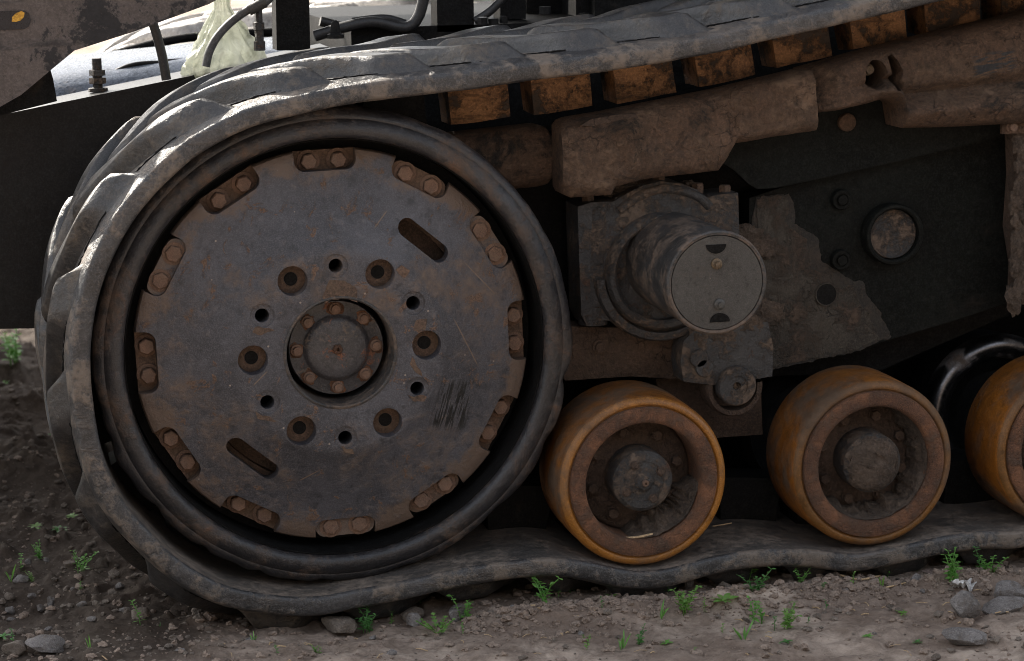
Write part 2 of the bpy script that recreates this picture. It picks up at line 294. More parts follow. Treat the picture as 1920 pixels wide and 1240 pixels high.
def tube(bm, pts, r, seg=12, cap=True):
    pts = [Vector(p) for p in pts]; rings = []
    up = Vector((0, 0, 1))
    for i, p in enumerate(pts):
        t = (pts[min(i+1, len(pts)-1)]-pts[max(i-1, 0)]).normalized()
        s = t.cross(up); s = s.normalized() if s.length > 1e-3 else Vector((1, 0, 0)); q = s.cross(t); up = q
        rr = r[i] if isinstance(r, (list, tuple)) else r
        rings.append([bm.verts.new(p + (s*math.cos(2*PI*k/seg)+q*math.sin(2*PI*k/seg))*rr) for k in range(seg)])
    for A, B in zip(rings, rings[1:]):
        for k in range(seg): bm.faces.new((A[k], A[(k+1) % seg], B[(k+1) % seg], B[k]))
    if cap: bm.faces.new(rings[0][::-1]); bm.faces.new(rings[-1])
def spline(pts, n):
    """Catmull-Rom through points of any dimension"""
    P = np.array(pts, float); P = np.vstack([2*P[0]-P[1], P, 2*P[-1]-P[-2]]); out = []
    for i in range(1, len(P)-2):
        for t in np.linspace(0, 1, n, endpoint=False):
            a, b, c, d = P[i-1:i+3]
            out.append(.5*((2*b)+(-a+c)*t+(2*a-5*b+4*c-d)*t*t+(-a+3*b-3*c+d)*t**3))
    out.append(P[-2]); return np.array(out)
def hexbolt(r, h, washer=1.35, side='-y'):
    bm = bmesh.new()
    lathe(bm, [(0, -.0), (r*washer, 0), (r*washer, -h*.18), (r*.95, -h*.24)], seg=24)
    pr = [(r, -h*.22), (r, -h*.86), (r*.86, -h), (0, -h*1.0)]
    lathe(bm, pr, seg=6, a0=.3)
    return tomesh(bm, 'bolt', 30)
def studbolt(r, h):
    bm = bmesh.new(); lathe(bm, [(r*1.5, 0), (r*1.5, -h*.3), (r, -h*.35), (r, -h), (0, -h)], seg=14); return tomesh(bm, 'stud', 30)
def blob(seed, r, sub=3, amp=.35, fr=1.6, flat=(1, 1, 1), cut=0):
    bm = bmesh.new(); bmesh.ops.create_icosphere(bm, subdivisions=sub, radius=1)
    P = np.array([v.co for v in bm.verts]); d = 1+amp*fbm(P[:, 0]*fr+seed*7.3, P[:, 1]*fr, P[:, 2]*fr+seed, s=seed % 50, oct=4, g=.55)
    P *= d[:, None]
    if cut:                                         # broken stone: planar facets
        rng = np.random.default_rng(seed)
        for _ in range(cut):
            n = rng.normal(size=3); n /= np.linalg.norm(n); q = P@n; t = rng.uniform(.5, .8); P -= np.outer(np.maximum(q-t, 0)*.93, n)
    P *= np.array(flat)*r
    for v, p in zip(bm.verts, P): v.co = p
    return tomesh(bm, 'blob', 25 if cut else 60)
def boolean(me, cutters, name):
    """cut the closed cutter meshes out of a mesh"""
    a = bpy.data.objects.new('a', me); COL.objects.link(a)
    b = bpy.data.objects.new('b', cutters); COL.objects.link(b)
    md = a.modifiers.new('b', 'BOOLEAN'); md.operation = 'DIFFERENCE'; md.object = b; md.solver = 'EXACT'
    dg = bpy.context.evaluated_depsgraph_get(); dg.update()
    out = bpy.data.meshes.new_from_object(a.evaluated_get(dg)); out.name = name
    bpy.data.objects.remove(a); bpy.data.objects.remove(b); return out
def loft(top, bot, prof, n=8, back=.03, jit=.0, seed=0, cols=None):
    """sheet-metal guard: columns between two point lists (world xz), bulging by prof(t, x) towards -Y; closed at the back"""
    T = np.array(top); B = np.array(bot); m = len(T); k = np.linspace(0, m-1, (m-1)*n+1); i = np.minimum(k.astype(int), m-2); f = (k-i)[:, None]
    T = T[i]*(1-f)+T[i+1]*f; B = B[i]*(1-f)+B[i+1]*f; nr = 26; vs = []; ts = np.linspace(0, 1, nr)
    for a, b in zip(T, B):
        for t in ts:
            x, z = a*(1-t)+b*t; vs.append((x, prof(t, x), z))
    vs = np.array(vs)
    if jit: vs[:, 1] += jit*fbm(vs[:, 0]*9, vs[:, 2]*9, s=seed) + jit*.4*fbm(vs[:, 0]*40, vs[:, 2]*40, s=seed+5)
    nc = len(T); fs = [(c*nr+r, c*nr+r+1, (c+1)*nr+r+1, (c+1)*nr+r) for c in range(nc-1) for r in range(nr-1)]
    rim = [c*nr for c in range(nc)] + [(nc-1)*nr+r for r in range(1, nr)] + [c*nr+nr-1 for c in range(nc-2, -1, -1)] + [r for r in range(nr-2, 0, -1)]
    o = len(vs); bk = vs[rim].copy(); bk[:, 1] = vs[:, 1].max()+back; vs = np.vstack([vs, bk]); L = len(rim)
    fs += [(rim[j], o+j, o+(j+1) % L, rim[(j+1) % L]) for j in range(L)]
    bm = bmesh.new(); V = [bm.verts.new(v) for v in vs]
    for q in fs: bm.faces.new([V[j] for j in q])
    bm.faces.new([V[o+j] for j in range(L)])
    return bm
def circ(cx, cz, r, n=40, a0=0, a1=2*PI): return [(cx+r*math.cos(a0+(a1-a0)*i/n), cz+r*math.sin(a0+(a1-a0)*i/n)) for i in range(n)]

# ------------------------------------------------------------------ the ground
def wet_shade(x, y):                                     # machine's shade painted into soil, with wet soil at left; stops at sunlit strip
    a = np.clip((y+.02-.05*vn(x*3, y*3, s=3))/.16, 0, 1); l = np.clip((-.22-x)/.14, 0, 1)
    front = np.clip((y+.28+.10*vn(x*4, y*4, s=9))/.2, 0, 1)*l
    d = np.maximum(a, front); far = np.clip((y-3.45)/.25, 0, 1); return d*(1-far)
def gh(x, y):
    z = .011*fbm(x*3.1, y*3.1, s=1, oct=3) + .0075*fbm(x*14, y*14, s=5, oct=4, g=.6) + .0016*fbm(x*75, y*75, s=14, oct=2)
    c = np.maximum(fbm(x*22, y*22, s=21, oct=3), .25)-.25
    z = z + .016*c*(.35+wet_shade(x, y))
    ridge = np.exp(-((y+.14)/.055)**2)*np.clip((x-.22)/.1, 0, 1)*(.018+.016*vn(x*9, y*9, s=33)); z = z + ridge
    bank = np.clip((y-.75)/1.0, 0, 1)*np.clip((-.25-x)/.15, 0, 1)*.05*(1+vn(x*5, y*5, s=40)); return z + bank
def grid(xs, ys):
    X, Y = np.meshgrid(xs, ys); x, y = X.ravel(), Y.ravel(); z = ZG + gh(x, y); nx, ny = len(xs), len(ys)
    i = np.arange(nx*ny).reshape(ny, nx); q = np.stack([i[:-1, :-1], i[:-1, 1:], i[1:, 1:], i[1:, :-1]], -1).reshape(-1, 4)
    me = bpy.data.meshes.new('ground'); me.from_pydata(np.stack([x, y, z], 1).tolist(), [], q.tolist()); me.update(); me.shade_smooth()
    at_ = me.attributes.new('wet_shade', 'FLOAT', 'POINT'); at_.data.foreach_set('value', wet_shade(x, y).astype(np.float32)); return me
def axis(a, b, c, d, fine, coarse):                 # coarse outside, fine between b and c
    f = lambda p, q, n: np.sign(q-p)*np.geomspace(coarse*0+fine, abs(q-p)+fine, n)+p - np.sign(q-p)*fine
    return np.unique(np.round(np.concatenate([f(b, a, 40)[::-1], np.arange(b, c, fine), f(c, d, 40)]), 6))
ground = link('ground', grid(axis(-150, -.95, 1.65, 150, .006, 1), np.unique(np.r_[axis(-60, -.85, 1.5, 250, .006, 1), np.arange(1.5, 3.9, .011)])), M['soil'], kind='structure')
def gz(x, y): return ZG + float(gh(np.array([x]), np.array([y]))[0])

# ------------------------------------------------------------------ added unseen barn, behind the photographer; it keeps the low sky off the machine's face
M['boards'] = dirty('blocker_boards', (.11, .095, .08), (.06, .052, .045), lo=.5, hi=.7, dsc=2, rough=.85, bump=.4, bsc=20, streak=(6, 6, .3))
blocker = bpy.data.objects.new('blocker', None); COL.objects.link(blocker); blocker.location = (2, -15, ZG); blocker['label'] = 'added unseen barn standing across the yard'; blocker['category'] = 'blocker'
bm = bmesh.new(); box(bm, -22, 22, -8, 0, 0, 6.0); link('blocker_wall', tomesh(bm, 'blocker_wall'), M['boards'], blocker)
bm = bmesh.new(); bq = [bm.verts.new((x, y, z)) for x in (-22.6, 22.6) for y, z in ((-8.6, 5.9), (-4, 9.4), (.6, 5.9), (.6, 6.1), (-4, 9.6), (-8.6, 6.1))]
bm.faces.new(bq[:6]); bm.faces.new(bq[6:][::-1])
for i in range(6): bm.faces.new((bq[i], bq[(i+1) % 6], bq[6+(i+1) % 6], bq[6+i]))
link('blocker_roof', tomesh(bm, 'blocker_roof'), M['arm'], blocker)
bm = bmesh.new(); box(bm, -2, 2, .003, .05, 0, 4.2); link('blocker_door', tomesh(bm, 'blocker_door'), M['arm'], blocker)
# ------------------------------------------------------------------ the machine
root = bpy.data.objects.new('crawler_machine', None); COL.objects.link(root); root.location = (.8, .5, ZG)
root['label'] = 'dirty rubber tracked machine with large drive wheel and amber rollers, standing on bare soil'; root['category'] = 'tracked vehicle'
OFF = (-.8, -.5, -ZG)
def part(name, me, mat, loc=(0, 0, 0), **kw): return link(name, me, mat, root, Vector(loc)+Vector(OFF), **kw)

# --- rubber track: path from the photograph's edge, at the near face of the track
YT, TW = -.07, .50
edge = [(1781, 0), (1631, 34), (1425, 81), (1240, 120), (972, 157), (786, 181), (640, 200), (491, 234), (389, 281), (322, 335), (257, 407), (217, 475), (188, 550), (174, 620), (170, 690),
        (176, 760), (190, 840), (214, 908), (244, 957), (288, 1006), (325, 1042), (372, 1076), (440, 1106), (525, 1120), (600, 1121), (672, 1108), (763, 1090), (865, 1067), (966, 1053), (1034, 1047),
        (1102, 1055), (1185, 1073), (1249, 1069), (1326, 1048), (1399, 1035), (1463, 1030), (1527, 1033), (1604, 1040), (1677, 1028), (1762, 1009), (1847, 998), (1920, 996)]
pe = np.array(poly(edge, YT)); XE = 2.45
zt = pe[0, 1] + (XE-pe[0, 0])*.10; zb = -.50; rI = (zt-zb)/2
arc = [(XE+rI*math.sin(a), (zt+zb)/2-rI*math.cos(a)) for a in np.linspace(0, PI, 14)]
pp = np.vstack([pe, [(1.75, -.475), (1.95, -.50), (2.2, -.485)], arc, [(2.05, zt-.04), (1.7, pe[0, 1]+.035)], pe[:1]])
cur = spline(pp, 24); dl = np.r_[0, np.cumsum(np.linalg.norm(np.diff(cur, axis=0), axis=1))]; LEN = dl[-1]
ns = 720; ss = np.linspace(0, LEN, ns, endpoint=False); PX = np.interp(ss, dl, cur[:, 0]); PZ = np.interp(ss, dl, cur[:, 1])
for _ in range(2): PX = (np.roll(PX, 1)+2*PX+np.roll(PX, -1))/4; PZ = (np.roll(PZ, 1)+2*PZ+np.roll(PZ, -1))/4
tx, tz = np.roll(PX, -1)-np.roll(PX, 1), np.roll(PZ, -1)-np.roll(PZ, 1); tl = np.hypot(tx, tz); NX, NZ = tz/tl, -tx/tl
sgn = 1 if NX[np.argmin(PX)] < 0 else -1; NX *= sgn; NZ *= sgn
def tp(s, h):                                       # a point of the track's path, h outward
    s = np.mod(s, LEN)/LEN*ns; i = np.floor(s).astype(int) % ns; j = (i+1) % ns; f = s-np.floor(s)
    g = lambda A: A[i]*(1-f)+A[j]*f; return g(PX)+g(NX)*h, g(PZ)+g(NZ)*h
TH = .047
sec = [(.010, 0), (.003, .002), (0, .007), (.000, .018), (.0, .028), (.001, .0345), (.005, .0385), (.012, .0415), (.026, .0462), (.040, .0495), (.06, TH+.003)]
sec += [(.25, TH+.003)] + [(TW-y, h) for y, h in sec[::-1]] + [(.35, 0), (.25, 0), (.12, 0), (.04, 0)]
vs = []
for i, s in enumerate(ss):
    for k, (y, h) in enumerate(sec):
        x, z = PX[i]+NX[i]*h, PZ[i]+NZ[i]*h; vs.append((x, YT+y, z))
vs = np.array(vs); dn = fbm(vs[:, 0]*7, vs[:, 2]*7, vs[:, 1]*7, s=11, oct=4); vs[:, 1] += .0026*dn; vs[:, 2] += .0016*fbm(vs[:, 0]*11+9, vs[:, 2]*11, vs[:, 1]*11, s=17)
K = len(sec); fs = [(i*K+k, i*K+(k+1) % K, ((i+1) % ns)*K+(k+1) % K, ((i+1) % ns)*K+k) for i in range(ns) for k in range(K)]
bm = bmesh.new(); V = [bm.verts.new(v) for v in vs]
for q in fs: bm.faces.new([V[j] for j in q])
tme = tomesh(bm, 'rubber_track', 50); tme.materials.append(M['rubber']); tme.materials.append(M['inner_rubber'])
for p in tme.polygons:
    if (p.index % K) == K-1 or (p.index % K) >= K-5: p.material_index = 1
track = part('rubber_track', tme, None, label='near dusty rubber track belt wrapped around the drive wheel')
npitch = 43; pitch = LEN/npitch; Lp = .30
def smooth(t): t = np.clip(t, 0, 1); return t*t*(3-2*t)
def lug_mesh(s0, far, seed):
    nu, nv = 24, 16; rng = random.Random(seed); vs = []; hw = .056+rng.uniform(-.004, .004); hh = .044+rng.uniform(-.004, .003)
    for a in range(nu):
        u = a/(nu-1)
        for b in range(nv):
            v = b/(nv-1)*2-1
            hgt = hh*smooth((1-abs(v))/.46)*smooth(u/.15)*smooth((1-u)/.12)*(1-.06*math.sin(u*9+seed))
            wid = hw*(1+.22*math.exp(-(u/.2)**2))*(1-.15*max(0, u-.8)/.2)
            s = s0 + Lp*u*(.92+.08*u) + v*wid; y = (.026 + u*(TW/2-.026))
            y = TW-y if far else y
            x, z = tp(np.array(s), TH-.003+hgt); vs.append((float(x), YT+y+.0015*rng.uniform(-1, 1), float(z)))
    fs = [(a*nv+b, a*nv+b+1, (a+1)*nv+b+1, (a+1)*nv+b) for a in range(nu-1) for b in range(nv-1)]
    bm = bmesh.new(); V = [bm.verts.new(v) for v in vs]
    for q in fs: bm.faces.new([V[j] for j in q])
    return tomesh(bm, 'lug', 70)
sA = float(ss[np.argmin(np.hypot(PX-at(783, 120, YT).x, PZ-(at(783, 165, YT).z)))])
lugs, blocks = [], []
for i in range(npitch):
    lugs.append(link('tread_lug', lug_mesh(sA+i*pitch, False, i), M['lug_rubber'], track))
    lugs.append(link('tread_lug', lug_mesh(sA+(i+.5)*pitch, True, i+100), M['lug_rubber'], track))
for i in range(npitch):                            # torn seams along the foot of the near lugs
    rng = random.Random(900+i); s0 = sA+i*pitch; pts = []
    for k in range(26):
        t = k/25; x, z = tp(np.array(s0+.052+.155*t), TH+.0035); pts.append((float(x)+rng.uniform(-.002, .002), YT+.037+.030*t+rng.uniform(-.0035, .0035), float(z)))
    bm = bmesh.new(); tube(bm, pts, [.0026*math.sin(PI*(k+.5)/26)**.5*rng.uniform(.5, 1.2) for k in range(26)], 6); link('torn_seam', tomesh(bm, 'seam', 60), M['black'], track)
# guide blocks inside the belt
bA = at(902, 195, .18); sB = float(ss[np.argmin(np.hypot(PX-bA.x, PZ-bA.z))])
def block_mesh(s0, seed):
    rng = random.Random(seed); hw, d = .066, .098; bm = bmesh.new(); V = []
    for (u, h, y) in [(-1, .012, .18), (1, .012, .18), (1, -d, .185), (-1, -d, .185), (-1, .012, .29), (1, .012, .29), (1, -d, .285), (-1, -d, .285)]:
        x, z = tp(np.array(s0+u*hw*(1 if h > 0 else .985)), h+rng.uniform(-.003, .003)); V.append(bm.verts.new((float(x), y+rng.uniform(-.003, .003), float(z))))
    for q in [(0, 1, 2, 3), (4, 7, 6, 5), (0, 4, 5, 1), (3, 2, 6, 7), (0, 3, 7, 4), (1, 5, 6, 2)]: bm.faces.new([V[j] for j in q])
    bevel(bm, .005, 2); bmesh.ops.subdivide_edges(bm, edges=bm.edges[:], cuts=3, use_grid_fill=True)
    for v in bm.verts:
        n = float(fbm([v.co.x*30], [v.co.z*30], [v.co.y*30], s=seed)[0]); v.co.y += .0016*n; v.co.z += .0016*n
    return tomesh(bm, 'block', 40)
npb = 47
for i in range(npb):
    bmsh = block_mesh(sB+i*LEN/npb, i); shaded_block = sum(v.co.z for v in bmsh.vertices)/len(bmsh.vertices) < 0 or min(v.co.x for v in bmsh.vertices) < .22
    blocks.append(link('guide_block', bmsh, M['black' if shaded_block else 'block'], track))   # clay shows on upper blocks; black paints shade below and behind the wheel

# --- drive wheel
def wheel_r(px): return px
bm = bmesh.new()
dp = [(.0, -.026), (.20, -.026), (.214, -.024), (.225, -.017), (.24, -.011)] + [(.24+(.402-.24)*t, -.011+.053*t+.006*math.sin(t*PI)) for t in np.linspace(.08, 1, 14)] + [(.411, .046), (.4145, .052), (.4145, .066), (.40, .073), (.24, .032), (.0, .03)]
lathe(bm, dp, seg=180)
disc = tomesh(bm, 'drive_wheel', 30)
def pol(x, y, Y):
    p = at(x, y, Y); return math.hypot(p.x, p.z), math.atan2(p.z, p.x)
clamps = [(605, 293), (790, 332), (915, 440), (958, 612), (925, 792), (815, 930), (650, 988), (466, 956), (325, 847), (270, 684), (310, 490), (427, 352)]
ca = [pol(x, y, .07)[1] for x, y in clamps]
base_a = np.mean([((a + i*PI/6 + PI) % (2*PI))-PI for i, a in enumerate(ca)]); ca = [base_a - i*PI/6 for i in range(12)]
filled = {1, 2, 5, 6, 10}
bmc = bmesh.new()
def stadium(w, h, r, n=7):
    pts = []
    for cx, cz, a0 in ((w-r, h-r, 0), (-w+r, h-r, PI/2), (-w+r, -h+r, PI), (w-r, -h+r, 1.5*PI)): pts += [(cx+r*math.cos(a0+PI/2*i/n), cz+r*math.sin(a0+PI/2*i/n)) for i in range(n+1)]
    return pts
def place(pts, r, a):                               # outline in (tangent, radial) about a wheel angle
    er, et = (math.cos(a), math.sin(a)), (-math.sin(a), math.cos(a)); return [(er[0]*(r+q)+et[0]*p, er[1]*(r+q)+et[1]*p) for p, q in pts]
for i, a in enumerate(ca):
    prism(bmc, place(stadium(.064, .040, .022), .408, a), -.1, .2)
hole_a = [2.1197-i*PI/6 for i in range(12)]
for i, a in enumerate(hole_a):
    cx, cz = .1802*math.cos(a), .1802*math.sin(a)
    big = i % 2 == 0
    if big: lathe(bmc, [(0, -.1), (.0315, -.1), (.0305, .006), (0, .006)], cx, cz, 40)
    else: lathe(bmc, [(0, -.1), (.026, -.1), (.025, -.0225), (.0145, -.0225), (.0145, .08), (0, .08)], cx, cz, 32)
lathe(bmc, [(0, -.1), (.114, -.1), (.114, .1), (0, .1)], 0, 0, 96)
for px, py, q in ((807, 462, 0), (463, 853, 0)):
    r_, a_ = pol(px, py, 0.0); prism(bmc, place(stadium(.063, .0195, .0193, 9), r_, a_+.06), -.1, .1)
me = boolean(disc, tomesh(bmc, 'cut', smooth=False), 'drive_wheel')
bm = bmesh.new(); bm.from_mesh(me); bmesh.ops.remove_doubles(bm, verts=bm.verts[:], dist=2e-5)
es = [e for e in bm.edges if len(e.link_faces) == 2 and e.calc_face_angle(0) > math.radians(50)]
bmesh.ops.bevel(bm, geom=es, offset=.0022, segments=2, profile=.6, affect='EDGES', clamp_overlap=True)
wheel = part('drive_wheel', tomesh(bm, 'drive_wheel', 35), M['disc'])
bm = bmesh.new()
lathe(bm, [(.30, .07), (.402, .072), (.404, .076), (.404, .098), (.30, .098)], close=True, seg=120)
link('flange', tomesh(bm, 'flange'), M['flange'], wheel)
bm = bmesh.new(); lathe(bm, [(.225, .086), (.345, .100), (.345, .106), (.225, .094)], seg=96, close=True); link('inner_web', tomesh(bm, 'web'), M['flange'], wheel)
bm = bmesh.new(); lathe(bm, [(.432, .20), (.432, .115), (.405, .112), (0, .112), (0, .2)], seg=96); link('back_disc', tomesh(bm, 'back_disc'), M['black'], wheel)
def rim(y):
    bm = bmesh.new(); pr = [(.442, .195), (.438, .05), (.4365, .01), (.4375, .000), (.441, -.0085), (.447, -.0130), (.455, -.0140), (.463, -.0125), (.470, -.0085), (.4755, -.004), (.4775, -.0015), (.480, -.002), (.486, .000), (.493, .005), (.4975, .012), (.500, .024), (.499, .06), (.496, .19)]
    lathe(bm, pr, seg=256, close=True)
    for v in bm.verts:
        r = math.hypot(v.co.x, v.co.z); a = math.atan2(v.co.z, v.co.x)
        if r > .478:
            w = float(fbm([math.cos(a)*5], [math.sin(a)*5], s=3, oct=4)[0])*.0045 - .006*max(0, math.sin(a*19+2.*math.sin(a*3)))**4*(1 if -2.9 < a < -.1 else .15)
            k = 1+w/r*(r-.478)/.02; v.co.x *= k; v.co.z *= k
        v.co.y += .0016*float(fbm([v.co.x*8], [v.co.z*8], s=8)[0])
        if y: v.co.y += y
    return tomesh(bm, 'rim', 45)
bm = bmesh.new(); lathe(bm, [(.4345, .2), (.4345, .0045), (.4360, .0045), (.4360, .2)], seg=128, close=True); link('rim_gap_shade', tomesh(bm, 'rim_gap_shade'), M['black'], wheel)  # black ring paints the shade inside the rim gap
link('rim', rim(0), M['rim_rubber'], wheel); link('inner_rim', rim(.32), M['rim_rubber'], wheel)
bolt_me = hexbolt(.0175, .020)
for i, a in enumerate(ca):
    flush = i in filled; yb = (.047 if i in (2, 6, 10) else .053) if flush else .072
    bm = bmesh.new(); prism(bm, place(stadium(.0625, .0345, .020) if flush else stadium(.078, .036, .015), .372 if not flush else .3725, a), yb, yb+.018); bevel(bm, .003, 2)
    link('clamp_plate', tomesh(bm, 'clamp_plate'), M['disc' if i in (2, 6, 10) else 'flange'], wheel)
    for s in (-1, 1):
        x, z = place([(s*.0305, -.002)], .388, a)[0]; o = link('bolt', bolt_me, M['bolt'], wheel, (x, yb+.0005, z)); o.rotation_euler.y = random.Random(i*3+s).uniform(0, 1)
        if flush: o.scale.y = .6 if i in (1, 5) else .35
# hub
bm = bmesh.new(); lathe(bm, [(.119, -.0245), (.1175, -.0275), (.114, -.0285), (.1115, -.0265), (.1105, -.02), (.1105, .085), (.1135, .085), (.1135, -.02)], seg=120, close=True); link('hub_ring', tomesh(bm, 'hub_ring'), M['shaft'], wheel)
bm = bmesh.new(); lathe(bm, [(.1, .09), (.1, .034), (.098, .030), (.072, .030), (.068, .027), (.064, .020), (.058, .0165), (.04, .0145), (.012, .0135), (0, .0135)], seg=96)
cap = link('hub_cap', tomesh(bm, 'hub_cap', 50), M['cap'], wheel)
sb = studbolt(.0085, .012); rp = []
for i in range(8):
    a = hole_a[1]-.02-i*PI/4; bm = bmesh.new(); rr = random.Random(i)
    pts = [((.083)*math.cos(a)+q*math.cos(t), (.083)*math.sin(a)+q*math.sin(t)) for t, q in [(2*PI*k/18, .0165*(1+.25*rr.uniform(-1, 1))) for k in range(18)]]
    pts = [(x*min(1, .0965/math.hypot(x, z)), z*min(1, .0965/math.hypot(x, z))) for x, z in pts]
    prism(bm, pts, .0285, .0305); link('cap_bolt_seat', tomesh(bm, 'seat'), M['rust'], wheel)
    link('cap_bolt', sb, M['bolt'], wheel, ((.083)*math.cos(a), .0285, (.083)*math.sin(a)))
bm = bmesh.new(); lathe(bm, [(.011, .0145), (.011, .008), (.0085, .006), (.0035, .006), (.0035, .012), (0, .012)], seg=6); link('grease_plug', tomesh(bm, 'plug', 25), M['rust'], wheel)
bm = bmesh.new(); lathe(bm, [(0, .0030), (.0135, .0030), (.0135, .005), (0, .005)], seg=24); stud = tomesh(bm, 'stud', 30)
bm = bmesh.new(); lathe(bm, [(.030, .0055), (.024, .0045), (.0145, .0035), (.0145, .0055)], seg=32, close=True); wash = tomesh(bm, 'washer', 30)
for i, a in enumerate(hole_a):
    if i % 2 == 0:
        x, z = .1802*math.cos(a), .1802*math.sin(a); link('counterbore_washer', wash, M['flange'], wheel, (x, 0, z)); link('bore_hole', stud, M['black'], wheel, (x, 0, z))  # black disc stands in for the dark hole
# mud caked on the disc: thin crusts with their own outlines
def crust(name, pts, Y0, thick, mat, parent, seed, amp=.002, ysurf=None, step=.006):
    P = np.array(pts); out = []
    for i in range(len(P)):
        a, b = P[i], P[(i+1) % len(P)]; n = max(1, int(np.linalg.norm(b-a)/step))
        for k in range(n):
            q = a+(b-a)*k/n; out.append(q + np.array([float(fbm([q[0]*60], [q[1]*60], s=seed)[0]), float(fbm([q[0]*60+50], [q[1]*60], s=seed)[0])])*.0035)
    bm = bmesh.new(); prism(bm, [tuple(q) for q in out], Y0-thick, Y0+.002)
    return link(name, tomesh(bm, name, 20), mat, parent)

for k, px in enumerate(([(618, 524), (645, 524), (668, 545), (672, 566), (640, 560), (606, 566), (604, 552)], [(780, 600), (800, 596), (797, 618), (776, 622)], [(775, 665), (785, 690), (792, 705), (780, 700), (770, 684)], [(478, 614), (505, 616), (515, 622), (490, 628), (474, 622)], [(478, 770), (500, 782), (520, 790), (508, 794), (484, 786)], [(768, 740), (800, 744), (796, 754), (776, 756)], [(742, 505), (752, 498), (770, 508), (760, 520), (748, 514)], [(640, 838), (662, 842), (664, 852), (644, 850)])):
    crust('dust_crust', poly(px, -.026), -.0262, .0006, M['flange'], wheel, 500+k)
# --- rollers
RX, RZ, RRAD, YR, RW = (.6408, 1.1642, 1.643), -.3174, .1866, -.048, .185
def roller(name, x, y, brown=False):
    bm = bmesh.new()
    R = RRAD
    lathe(bm, [(.13, RW), (R-.01, RW), (R, RW-.012), (R+.0008, RW*.5), (R, .020), (R-.0025, .009), (R-.009, .0015), (R-.016, 0), (.168, .0012), (.165, .006), (.13, .006)], seg=128, close=True)
    me = tomesh(bm, 'roller', 40); me.materials.append(M['amber_brown' if brown else 'amber']); me.materials.append(M['amber_dull'])
    for p in me.polygons:
        if all(math.hypot(me.vertices[v].co.x, me.vertices[v].co.z) > R-.0085 for v in p.vertices) and p.center.y > .012: p.material_index = 1
    t = part(name, me, None, (x, y, RZ)); return t
bm = bmesh.new(); lathe(bm, [(.1285, .13), (.1280, .01), (.1293, .0005), (.132, -.003), (.137, -.0055), (.157, -.0052), (.1625, -.003), (.1640, .002), (.1645, .13)], seg=128, close=True); rim_me = tomesh(bm, 'roller_rim', 45)
bm = bmesh.new(); lathe(bm, [(.1283, .13), (.1283, .090), (.12, .080), (.066, .074), (0, .074), (0, .13)], seg=96); web_me = tomesh(bm, 'roller_web', 45)
bm = bmesh.new(); lathe(bm, [(.067, .076), (.066, .012), (.061, .007), (.058, .004), (.045, .003), (.044, .0045), (.022, .0035), (.0175, -.003), (.013, -.006), (0, -.006)], seg=64, wob=.01); hub_me = tomesh(bm, 'roller_hub', 40)
bm = bmesh.new(); lathe(bm, [(.0075, -.006), (.0075, -.012), (.006, -.0135), (.0028, -.0135), (.0028, -.009), (0, -.009)], seg=10); plug_me = tomesh(bm, 'plug', 30)
wbolt = hexbolt(.0125, .013, 1.15); hbolt = hexbolt(.0085, .006, 1.2)
rollers = []
for i, x in enumerate(RX):
    t = roller('road_roller', x, YR, i > 0); rollers.append(t)
    t['label'] = ['amber roller nearest the drive wheel, straw lying in its rusty bore', 'browner middle roller with mud packed over its hub', 'roller cut off by the right edge of the photo'][i]
    link('roller_rim', rim_me, M['rust'], t); link('roller_web', web_me, M['mudrust'], t); h = link('roller_hub', hub_me, M['mudrust'] if i else M['cast'], t)
    if i == 0: link('grease_plug', plug_me, M['flange'], t)
    for k in range(8):
        a = k*PI/4+.25+i; link('web_bolt', wbolt, M['mudrust'], t, (.097*math.cos(a), .076, .097*math.sin(a)))
    for k in range(4):
        a = k*PI/2+.5+i*.6; link('hub_bolt', hbolt, M['mudrust'], t, (.043*math.cos(a), .0045, .043*math.sin(a)))
    c0, half, th = ((-.95, .85, .040), (-.75, 1.75, .026), (-1.2, 1.2, .03))[i]; nu, nv = 90, 26; vs = []      # earth caked into the bore
    for p in range(nu):
        a = c0+half*(2*p/(nu-1)-1); e = max(0, 1-abs(2*p/(nu-1)-1)**2.2)**.6; d = th*e*(1+.45*float(fbm([a*4.5], [i*5.], s=71, oct=4, g=.6)[0]))
        for q in range(nv):
            w = q/(nv-1); y = .004+.076*w+.018*(1-e); r = .1295-d*(.12+.88*smooth(w*1.15)); x, z = r*math.cos(a), r*math.sin(a)
            n = float(fbm([x*70], [z*70], [y*70], s=75+i, oct=3, g=.6)[0])*.0042*e*min(1, 4*w*(1.02-w)+.25); vs.append(((r-n)*math.cos(a), y-n*.8, (r-n)*math.sin(a)))
    me = raw(vs, [(p*nv+q, p*nv+q+1, (p+1)*nv+q+1, (p+1)*nv+q) for p in range(nu-1) for q in range(nv-1)], 'mud_cake', 80); link('mud_cake', me, M['mud'], t)
    if i == 1:                                      # hub buried under mud
        bm = bmesh.new(); bmesh.ops.create_uvsphere(bm, u_segments=48, v_segments=24, radius=1)
        for v in bm.verts:
            p = v.co.copy(); n = float(fbm([p.x*5], [p.y*5], [p.z*5], s=77, oct=5, g=.6)[0]); v.co = Vector((p.x*.059, p.y*.014, p.z*.059))*(1+.10*n); v.co.y += .0045*n
        link('mud_clump', tomesh(bm, 'mud', 60), M['mud'], t, (0, .004, 0))
